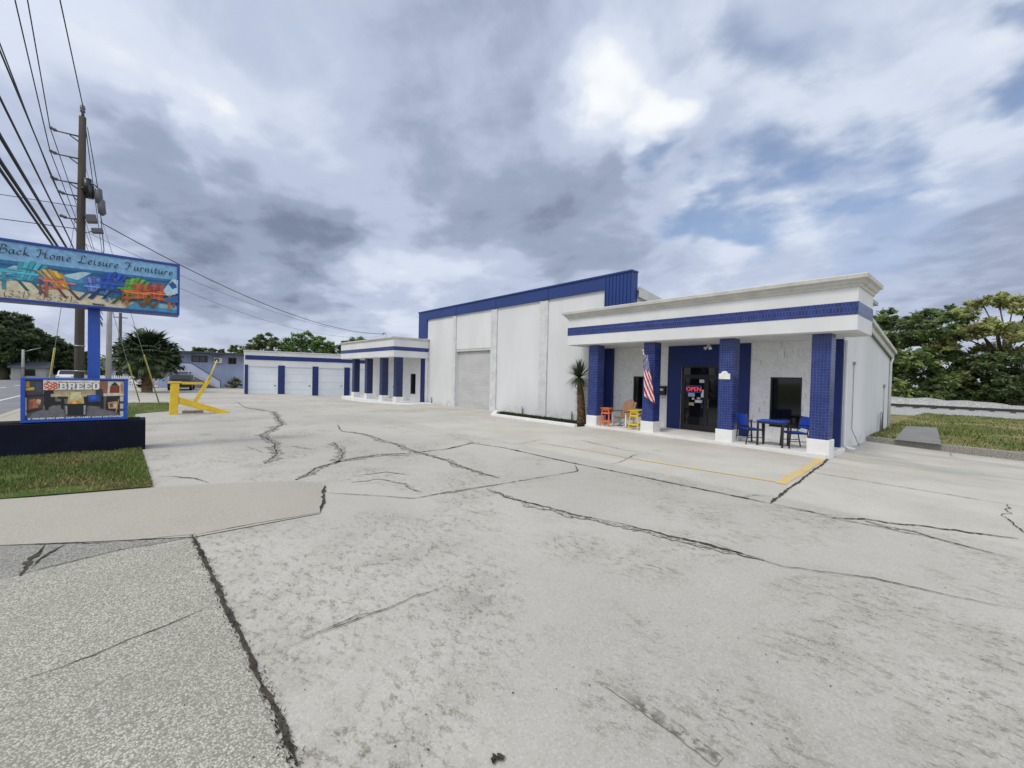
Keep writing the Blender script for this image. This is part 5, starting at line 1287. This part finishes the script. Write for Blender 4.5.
tree('tree', 'dark dense tree low under the golden crown', 'tree', (985,407), [(970,370,15),(988,365,16),(1006,372,16),(1022,365,17),(978,386,15),(1004,388,15),(1024,386,16)], 54, ('dark','deep','dark'), 9000, .24, 15, GRP, 2, .8, .5)
tree('tree', 'olive tree directly behind the shop side wall corner', 'tree', (897,406), [(892,356,12),(903,364,13),(897,376,14),(890,385,10)], 55, ('olive','deep','mid'), 6000, .23, 16, GRP, 2, .85, .5)
G2 = 'undergrowth along the railway'
for k, (px, lab) in enumerate([(894,'yellowish undergrowth at the foot of the olive tree by the shop wall'),(915,'dark undergrowth left of the bushy mid green tree'),(936,'dark undergrowth below the bushy mid green tree'),(957,'low undergrowth between the bushy tree and the dark dense tree'),(978,'dark undergrowth left under the golden crown'),(999,'dark undergrowth right below the golden tree trunk'),(1020,'dark undergrowth at the right picture edge')]):
    shrub('undergrowth_bush', lab, (px,406), [(px-6,396,9),(px+5,394,10),(px,386,10),(px+9,399,8),(px-9,400,8)], 53+.8*(k%2), ('olive','gold','deep') if k == 0 else ('dark','deep','dark','olive'), 3200, .2, 30+k, G2, .8, .5)
# trees behind the garages
G3 = 'trees behind the garage row'
tree('tree', 'dark drooping tree above the left end of the garage roof', 'tree', (264,392), [(256,343,8),(265,340,8),(273,344,8),(262,351,9),(250,352,9),(240,356,8)], 66, ('dark','deep'), 5000, .24, 51, G3, 1.5, .8)
tree('tree', 'round bright green tree in the middle above the garages', 'tree', (302,392), [(291,344,9),(300,338,8),(310,339,9),(318,344,9),(298,350,11),(314,352,11),(285,352,9)], 66, ('mid','bright','deep'), 8000, .22, 52, G3, 1.5, .85)
tree('tree', 'low green tree above the third garage door', 'tree', (334,392), [(328,350,8),(338,351,8),(330,346,6),(322,354,8)], 66, ('mid','deep'), 4000, .22, 53, G3, 1.5, .85)
tree('tree', 'darker green tree right behind the small porch canopy', 'tree', (356,392), [(346,346,7),(355,342,8),(365,344,8),(358,352,10),(372,350,8)], 66, ('deep','mid','dark'), 5000, .22, 54, G3, 1.5, .85)
tree('tree', 'distant tree over the blue house roof', 'tree', (204,388), [(197,352,6),(205,350,7),(212,353,6),(226,353,6),(236,350,7)], 78, ('dark','deep'), 3000, .25, 55, G3, 1.5, .7)
# trees across the road
G4 = 'trees across the road'
tree('tree', 'large dark oak across the road at the left edge', 'tree', (5,377), [(-14,328,16),(4,322,12),(16,321,11),(-2,338,16),(12,338,14),(24,332,11),(-20,350,18),(4,355,14)], 92, ('oak','oak','dark'), 13000, .38, 61, G4, 4, .75, -.1, .5)
tree('tree', 'dark oak right of the street pole across the road', 'tree', (40,376), [(28,336,10),(38,336,10),(48,342,10),(34,350,13),(20,352,12),(48,355,12)], 94, ('oak','oak','dark'), 9000, .38, 62, G4, 4, .75, -.1, .45)
tree('tree', 'dark lower trees fading down behind the tall wooden pole', 'tree', (66,375), [(58,346,9),(67,350,9),(76,355,9),(60,360,10),(72,364,8),(84,362,8)], 98, ('oak','oak','dark'), 7000, .38, 63, G4, 4, .75, -.1, .4)
for k in range(6):
    px = 2+k*13
    shrub('hedge_bush', ['low dark bush at the left edge across the road','low dark bush left of the street pole','low dark bush right of the street pole','low dark bush below the second oak','low dark bush left of the tall wooden pole','low dark bush behind the tall wooden pole'][k], (px,376), [(px-5,370,6),(px+4,369,6),(px,364,6)], 97+k*.5, ('oak','oak','dark'), 1800, .35, 70+k, 'bushes across the road', .8, -.1)
bm_rs = random.Random(5)
fwv = []
for k in range(46):
    px = 60+k*4.6; p = pixpt(px, 368+bm_rs.uniform(-2,3), 150+bm_rs.uniform(-6,6)); fwv.append((p, 4.0))
o = foliage('far_woods', None, fwv, ('dark','deep'), 9000, .6, bm_rs, .8); tag(o, 'hazy strip of far woods on the horizon beyond the house', 'woods', kind='stuff')
# dark shrub by the blue house
shrub('flowering_bush', 'dark purple-tinged bush at the foot of the blue house by the garages', (234,388), [(230,384,4.5),(237,383,4.5),(234,380,4)], 55, ('dark','rust','deep'), 1500, .12, 91, None, .9)

# big sabal palm with a skirt of dead fronds
pb = at(147, 392.3); sp = thing('sabal_palm', 'big bushy palm with a skirt of grey dead fronds behind the guy wires', 'palm', (pb.x,pb.y,0))
rs = random.Random(3)
mb = MB(); mb.tube([(0,0,-.2),(.03,0,1.0),(.05,.05,2.2),(.02,.05,3.2)], [.36,.33,.32,.30], 14)
for i in range(26):
    z = .15+i*.105
    for k in range(12):
        a = k/12*6.283+i*.37; c = Vector((math.cos(a)*.28, math.sin(a)*.28, z)); blade(mb.bm, c, Vector((math.cos(a),math.sin(a),.9)), .32, .07, .7*rs.random(), 0, 2)
mb.build('trunk', M['boot'], sp, recalc=False)
bm = bmesh.new(); hub = Vector((.02,.05,3.15))
for k in range(430):
    a = rs.uniform(0,6.283); e = rs.uniform(-1.2,1.25); dead = e < -.55
    d = Vector((math.cos(a)*math.cos(e), math.sin(a)*math.cos(e), math.sin(e)))
    Lp = rs.uniform(.5,1.75) if not dead else rs.uniform(.6,1.3)
    tip = hub + d*Lp + Vector((0,0,-.14*Lp*Lp*math.cos(e)))
    side = d.cross(Vector((0,0,1))).normalized(); upd = side.cross(d)
    m = 2 if dead and rs.random() < .8 else (0 if rs.random() < .6 else 1)
    # petiole
    blade(bm, hub, d, Lp, .03, .15, m, 2)
    for j in range(19):
        f_ = (j/18-.5)*2; ang = f_*1.75
        dd = d*math.cos(ang) + side*math.sin(ang) + upd*(.22*abs(f_)) + Vector((0,0,-.12))
        blade(bm, tip, dd, rs.uniform(.7,1.05)*(1-.25*abs(f_)), .085, .75+.5*dead, m, 3)
me = bpy.data.meshes.new('crown'); bm.to_mesh(me); bm.free()
for k in ('frond','frond2','deadfrond'): me.materials.append(M[k])
foliage('inner_fronds', sp, [(Vector((.02,.05,3.0)), 2.35), (Vector((-.1,.9,2.9)), 1.7), (Vector((.1,-.8,2.9)), 1.7)], ('frond','frond2'), 3400, .24, rs, .82)
o = bpy.data.objects.new('crown', me); COL.objects.link(o); o.parent = sp

# ------------------------------------------------------------------ cars in the distance
M['carwhite'] = plain('white_car_paint', (.62,.63,.64), .25, .6); M['cardark'] = plain('dark_car_paint', (.02,.021,.025), .22, .6); M['tyre'] = plain('tyre_rubber', (.015,.015,.015), .85); M['rim'] = plain('alloy_rim', (.35,.36,.37), .35, metal=.7); M['lamp_red'] = plain('red_lens', (.3,.01,.01), .2); M['lamp_clear'] = plain('clear_lens', (.6,.6,.62), .15)
def car(label, x, y, rz, paint):
    t = thing('parked_car', label, 'car', (x,y,zg(x,y)), rz)
    # profile along Y (length), extruded over X
    prof = [(-2.15,.32),(-2.2,.62),(-2.05,.80),(-1.1,.92),(-.45,1.38),(.85,1.42),(1.55,1.02),(2.1,.95),(2.18,.6),(2.12,.32)]
    mb = MB(); mb.prism([(-.84,y_,z_) for y_, z_ in prof], (1.68,0,0)); mb.build('body', M[paint], t, .07)
    mb = MB()
    for s_ in (-1,1): mb.prism([(s_*.846,-.98,.94),(s_*.846,-.45,1.30),(s_*.846,.82,1.34),(s_*.846,1.35,1.03)], (s_*.006,0,0))
    mb.prism([(-.70,-1.10,.955),(.70,-1.10,.955),(.66,-.50,1.37),(-.66,-.50,1.37)], (0,-.02,.012)); mb.prism([(-.70,1.50,1.09),(.70,1.50,1.09),(.66,.92,1.41),(-.66,.92,1.41)], (0,.02,.012)); mb.build('window_glass', M['glass'], t)
    for sx in (-1,1):
        for yy in (-1.35,1.3):
            mb = MB(); mb.tube([(sx*.66,yy,.32),(sx*.87,yy,.32)], .32, 18); w = mb.build('wheel', M['tyre'], t); 
            mb = MB(); mb.tube([(sx*.871,yy,.32),(sx*.885,yy,.32)], .20, 14); mb.build('rim', M['rim'], w)
        mb = MB(); mb.box(sx*.66-.16,sx*.66+.16,-2.22,-2.16,.62,.74); mb.build('headlight', M['lamp_clear'], t)
        mb = MB(); mb.box(sx*.68-.14,sx*.68+.14,2.12,2.20,.70,.86); mb.build('tail_light', M['lamp_red'], t)
c = at(186,391.3); car('dark car parked in front of the blue house behind the yellow barrier', c.x-3.5, c.y-.1, R(82), 'cardark')
c = at(69,379.5); car('white car on the road seen just over the banner sign', -78, -7.2, R(88), 'carwhite')
c = at(160,387); car('pale car parked under the palm in front of the bungalow', c.x+1, c.y, R(20), 'carwhite')
hs = thing('small_house', 'small pale house under the dark trees across the road', 'building', (0,0,0))
p = pixpt(33,373,91); mb = MB(); mb.box(p.x-3,p.x+3,p.y-1.6,p.y+1.6,-.3,1.6); mb.build('wall', M['concpole'], hs)
mb = MB(); mb.prism([(p.x-3.4,p.y-1.9,1.6),(p.x+3.4,p.y-1.9,1.6),(p.x,p.y-1.9,2.5)], (0,3.8,0)); mb.build('roof', M['darkroof'], hs)
mb = MB(); mb.box(p.x+3.0,p.x+3.05,p.y-.5,p.y+.6,.5,1.4); mb.build('window', M['glass'], hs)

# ------------------------------------------------------------------ right side: kerb, lawn, pad, railway
def Kz(px, py, z): return at(px, py, z)
K0, K1 = at(858,438.5,.02), at(1024,457.5,.0); kd = (K1-K0); kd.z = 0; kd.normalize(); K2 = K0+kd*26; Kn = Vector((-kd.y, kd.x, 0))
K0 = K0-kd*.25
mb = MB(); mb.prism([(K0.x,K0.y,-.4),(K2.x,K2.y,-.4),(K2+Kn*.16).to_tuple()[:2]+(-.4,),(K0+Kn*.16).to_tuple()[:2]+(-.4,)], (0,0,.53)); struct(mb.build('lawn_kerb', M['agg_old'], None, .02))
L0, L2 = K0+Kn*.16, K2+Kn*.16
lawn = [(L0.x,L0.y),(L2.x,L2.y),(60,33),(-14,33),(-14,24.0),(-3.06,24.0)]
def lawn_z(x, y): return .11 + .19*ss((y-18)/14)
bm = bmesh.new(); nx, ny = 40, 24; V_ = []
for j in range(ny+1):
    row = []
    for i in range(nx+1):
        t = i/nx; a = L0+(L2-L0)*t; b_ = Vector((-3.0+63*t, 36.6, 0)); q = a.lerp(b_, j/ny); row.append(bm.verts.new((q.x,q.y,lawn_z(q.x,q.y)+.03*mnoise.noise(Vector((q.x*.4,q.y*.4,0))))))
    V_.append(row)
for j in range(ny):
    for i in range(nx): f = bm.faces.new((V_[j][i],V_[j][i+1],V_[j+1][i+1],V_[j+1][i])); f.smooth = True
me = bpy.data.meshes.new('lawn'); bm.to_mesh(me); bm.free(); me.materials.append(M['fieldgrass']); o = bpy.data.objects.new('lawn', me); COL.objects.link(o); struct(o)
lp = [(L0.x,L0.y),(L2.x,L2.y),(14,36),(-3,36)]
o = grass_blades('lawn_grass', [(-3.05,5,18.3,26,12000),(-3.05,8,26,36,9000)], .1, .03,.11,.016, lp, lambda x,y: lawn_z(x,y)-.01, .25, [tuple(at(*q, zz)[:2]) for q, zz in (((894.3,440),.12),((941.5,445),.12),((937,427.8),.22),((906,426),.22))]); tag(o, 'patchy green and straw lawn between the kerb and the railway', 'grass')
M['padgrey'] = weathered('old_grey_pad', (.20,.20,.195), .9, .1, 1.5, .2)
pd = [at(894.3,440,.12), at(941.5,445,.12), at(937,427.8,.22), at(906,426,.22)]
mb = MB(); vs = [mb.bm.verts.new((p.x,p.y,lawn_z(p.x,p.y)+.022)) for p in pd]; mb.bm.faces.new(vs)
struct(mb.build('concrete_pad', M['padgrey']))
sheet('rear_lawn', [(-60,23.66),(-2.9,23.66),(-2.9,36.6),(-60,36.6)], M['fieldgrass'], .19)
sheet('trackside_ground', [(-120,36.2),(90,36.2),(90,130),(-120,130)], M['fieldgrass'], .25)
bm = bmesh.new(); V_ = []
prof = [(33.6,.12),(35.8,.29),(38.8,.36),(40.2,.38),(45.0,.38),(47.0,.34),(49.5,.28)]
for i in range(121):
    x = -40+i*.9; row = []
    for (y,z) in prof:
        row.append(bm.verts.new((x, y+.25*mnoise.noise(Vector((x*.7,y,1))), z+.05*mnoise.noise(Vector((x*1.5,y*1.5,4))))))
    V_.append(row)
for a, b_ in zip(V_, V_[1:]):
    for k in range(len(prof)-1): f = bm.faces.new((a[k],a[k+1],b_[k+1],b_[k])); f.smooth = True
me = bpy.data.meshes.new('ballast'); bm.to_mesh(me); bm.free(); me.materials.append(M['gravel']); o = bpy.data.objects.new('ballast', me); COL.objects.link(o); struct(o)
M['rail'] = weathered('rusty_rail', (.07,.06,.055), .6, .2, 4, .1, metal=.3)
M['sleeper'] = weathered('grey_sleeper', (.09,.085,.08), .9, .2, 3, .3)
rl = thing('railway_track', 'rusty railway track on pale ballast beyond the lawn', 'railway')
for y in (41.6, 43.05):
    mb = MB(); mb.box(-40,68,y-.07,y+.07,.44,.46); mb.box(-40,68,y-.02,y+.02,.461,.54); mb.box(-40,68,y-.04,y+.04,.541,.58); mb.build('rail', M['rail'], rl)
mb = MB(); x = -40
while x < 68: mb.box(x,x+.22,41.0,43.65,.28,.438); x += .9
o = mb.build('sleepers', M['sleeper'], rl); o['kind'] = 'stuff'
# pale spoil heaps behind the track
for k, (px, py, w_, h_, lab) in enumerate(((915,399,7.5,.72,'long pale gravel heap beyond the track near the shop wall'),(990,404,6.5,.45,'lower pale gravel heap beyond the track at the right'))):
    p = pixpt(px,py,47); bm = bmesh.new(); n1, n2 = 26, 9; g = []
    for i in range(n1+1):
        row = []
        for j in range(n2+1):
            u, v = i/n1*2-1, j/n2*2-1; hh = max(0,1-abs(u)**2.2)*max(0,1-v*v)
            row.append(bm.verts.new((u*w_, v*1.9, hh*h_*(1+.25*mnoise.noise(Vector((u*6,v*3,k*7)))))))
        g.append(row)
    for i in range(n1):
        for j in range(n2): f = bm.faces.new((g[i][j],g[i][j+1],g[i+1][j+1],g[i+1][j])); f.smooth = True
    bmesh.ops.recalc_face_normals(bm, faces=bm.faces[:])
    me = bpy.data.meshes.new('gravel_heap'); bm.to_mesh(me); bm.free(); me.materials.append(M['gravel']); o = bpy.data.objects.new('gravel_heap', me); COL.objects.link(o); o.location = (p.x, 48.2, .25)
    for pl_ in me.polygons:
        pass
    tag(o, lab, 'gravel heap', 'gravel heaps by the railway')

# ------------------------------------------------------------------ move each thing's Empty to its base
bpy.context.view_layer.update()
for e in [o for o in scn.objects if o.type == 'EMPTY' and o.parent is None and o.location.length < 1e-6]:
    pts = []
    def gather(o):
        for c in o.children:
            if c.type == 'MESH': pts.extend((c.matrix_world @ Vector(b_)) for b_ in c.bound_box)
            gather(c)
    gather(e)
    if not pts: continue
    c = Vector(((min(p.x for p in pts)+max(p.x for p in pts))/2, (min(p.y for p in pts)+max(p.y for p in pts))/2, min(p.z for p in pts)))
    e.location = c
    for ch in e.children: ch.location = Vector(ch.location)-c

# ------------------------------------------------------------------ sky, sun, exposure
SUN_EL, SUN_AZ = R(54), R(178)          # azimuth clockwise from +Y
w = bpy.data.worlds.new('World'); scn.world = w; w.use_nodes = True
t = w.node_tree; t.nodes.clear(); N = NT(t)
out = N.n('ShaderNodeOutputWorld'); bg = N.n('ShaderNodeBackground'); t.links.new(bg.outputs[0], out.inputs[0]); bg.inputs[1].default_value = .10
sky = N.n('ShaderNodeTexSky', sky_type='NISHITA', sun_disc=False, sun_elevation=SUN_EL, sun_rotation=SUN_AZ); sky.air_density = 1.0; sky.dust_density = 1.5
d0 = N.vmath('NORMALIZE', N.n('ShaderNodeTexCoord').outputs['Generated'])
sx_ = N.n('ShaderNodeSeparateXYZ'); N.put(sx_, 0, d0)
den = N.math('ADD', N.math('MAXIMUM', sx_.outputs[2], 0), .22)
q = N.vmath('DIVIDE', d0, N.n('ShaderNodeCombineXYZ').outputs[0])
cmb = q.node.inputs[1].links[0].from_node
for i in range(3): N.put(cmb, i, den)
q = N.vmath('MULTIPLY', q, (1,1,.35))
wob1 = N.vmath('SUBTRACT', N.noise(q, 1.6, 3, .6, col=True), (.5,.5,.5)); wob2 = N.vmath('SUBTRACT', N.noise(q, 6, 3, .6, col=True), (.5,.5,.5))
dw = N.vmath('ADD', N.vmath('ADD', d0, N.vmath('SCALE', wob1, scale=.34)), N.vmath('SCALE', wob2, scale=.10))
def blobsum(lst, start):
    acc = start
    for (px, py, rp, amp) in lst:
        c = ray(px, py).normalized(); k = c.dot(fw)
        dd = N.vmath('DISTANCE', dw, tuple(c))
        acc = N.math('ADD', acc, N.rng(dd, rp/F*k*.3, rp/F*k*1.35, amp, 0))
    return acc
n1 = N.noise(q, 1.5, 7, .56, .35); n2 = N.noise(N.mapping(q, (1,1.2,1), (0,0,R(35))), 3.4, 8, .56, .35)
base = N.math('ADD', N.math('MULTIPLY', N.math('SUBTRACT', n1, .5), .95), N.math('MULTIPLY', N.math('SUBTRACT', n2, .5), .52))
base = N.math('ADD', base, .50)
B = blobsum([(110,150,90,-.20),(200,190,70,-.26),(290,220,80,-.24),(345,275,55,-.22),(40,170,70,-.10),(205,262,45,-.20),(250,310,60,-.10),
 (130,45,130,.18),(150,85,45,.20),(200,128,45,.30),(250,215,60,.10),(110,235,60,.12),(180,310,70,.04),
 (470,100,140,-.16),(430,60,110,-.04),(400,180,70,-.06),(340,180,45,.10),(415,265,60,.16),(360,325,60,.08),
 (600,75,55,.44),(655,135,42,.46),(570,140,45,.20),(545,35,40,.10),(590,220,70,-.16),(540,225,60,-.10),(640,240,50,-.06),
 (720,120,60,.08),(800,160,55,.10),(900,70,150,.10),(960,150,100,.14),(980,250,90,-.18),(880,270,60,-.04),(790,240,60,.02),(1020,200,40,-.10),(460,250,50,-.10),(0,40,90,.12),(700,255,80,.0)], base)
U = blobsum([(655,160,30,.75),(735,60,55,.55),(762,215,60,1.0),(700,230,42,.55),(850,165,45,.55),(1012,75,42,.75),(930,190,110,.22),(800,110,60,.3),(880,230,70,.35),(900,60,150,.14),(640,30,80,.2),(340,40,60,.2)], -.10)
U = N.math('ADD', U, N.math('MULTIPLY', N.math('SUBTRACT', N.noise(q, 2.6, 5, .6, .4), .5), .6))
U = N.math('SUBTRACT', U, N.math('MULTIPLY', N.rng(B, .55, .9), .5))
uf = N.math('MULTIPLY', N.rng(U, .08, .85), .80)
k_ = 10.0
ramp = N.n('ShaderNodeValToRGB'); N.put(ramp, 0, B)
cr = ramp.color_ramp; cr.interpolation = 'EASE'
stops = [(0.0,(.205,.247,.355)), (.25,(.335,.39,.53)), (.5,(.51,.58,.745)), (.72,(.685,.75,.88)), (1.0,(.96,.98,1.0))]
cr.elements[0].position = 0; cr.elements[0].color = (*stops[0][1],1); cr.elements[1].position = 1; cr.elements[1].color = (*stops[-1][1],1)
for p_, c_ in stops[1:-1]: e_ = cr.elements.new(p_); e_.color = (*c_,1)
cloud = N.vmath('SCALE', ramp.outputs[0], scale=k_)
hz = N.rng(sx_.outputs[2], -.02, .16, 1, 0)
cloud = N.mix(N.math('MULTIPLY', hz, .45), cloud, (.66*k_,.69*k_,.76*k_))
# above the picture the overcast is brighter where the sun sits behind it
sd_ = Vector((math.sin(SUN_AZ)*math.cos(SUN_EL), math.cos(SUN_AZ)*math.cos(SUN_EL), math.sin(SUN_EL)))
glow = N.rng(N.vmath('DOT_PRODUCT', d0, tuple(sd_)), .35, 1.0, 1.0, 1.8)
fill_glow = N.rng(N.vmath('DOT_PRODUCT', d0, tuple(Vector((.95,.0,.30)).normalized())), .40, 1.0, 0, .85)  # added fill: unseen sky off to the right brightened to light sign and walls
cloud = N.vmath('SCALE', cloud, scale=N.math('ADD', glow, fill_glow))
warm = N.rng(N.vmath('DOT_PRODUCT', d0, tuple(fw)), .62, .15)
cloud = N.vmath('MULTIPLY', cloud, N.mix(warm, (1,1,1), (1.05,.99,.88)))
blue = N.vmath('MULTIPLY', sky.outputs[0], (1.25,1.3,1.4))
fin = N.mix(uf, cloud, blue)
t.links.new(fin, bg.inputs[0])
sun = bpy.data.lights.new('sun', 'SUN'); sun.energy = 1.75; sun.angle = R(12); sun.color = (1,.93,.83)
so = bpy.data.objects.new('sun', sun); COL.objects.link(so); so.rotation_euler = (-sd_).to_track_quat('-Z','Y').to_euler()
vs_ = scn.view_settings; scn.display_settings.display_device = 'sRGB'; vs_.view_transform = 'Standard'; vs_.look = 'None'; vs_.exposure = 0.0; vs_.gamma = 1; vs_.use_curve_mapping = False
scn.render.engine = 'CYCLES'; scn.cycles.use_denoising = True; scn.cycles.max_bounces = 6; scn.cycles.diffuse_bounces = 3; scn.cycles.glossy_bounces = 3; scn.cycles.transparent_max_bounces = 6
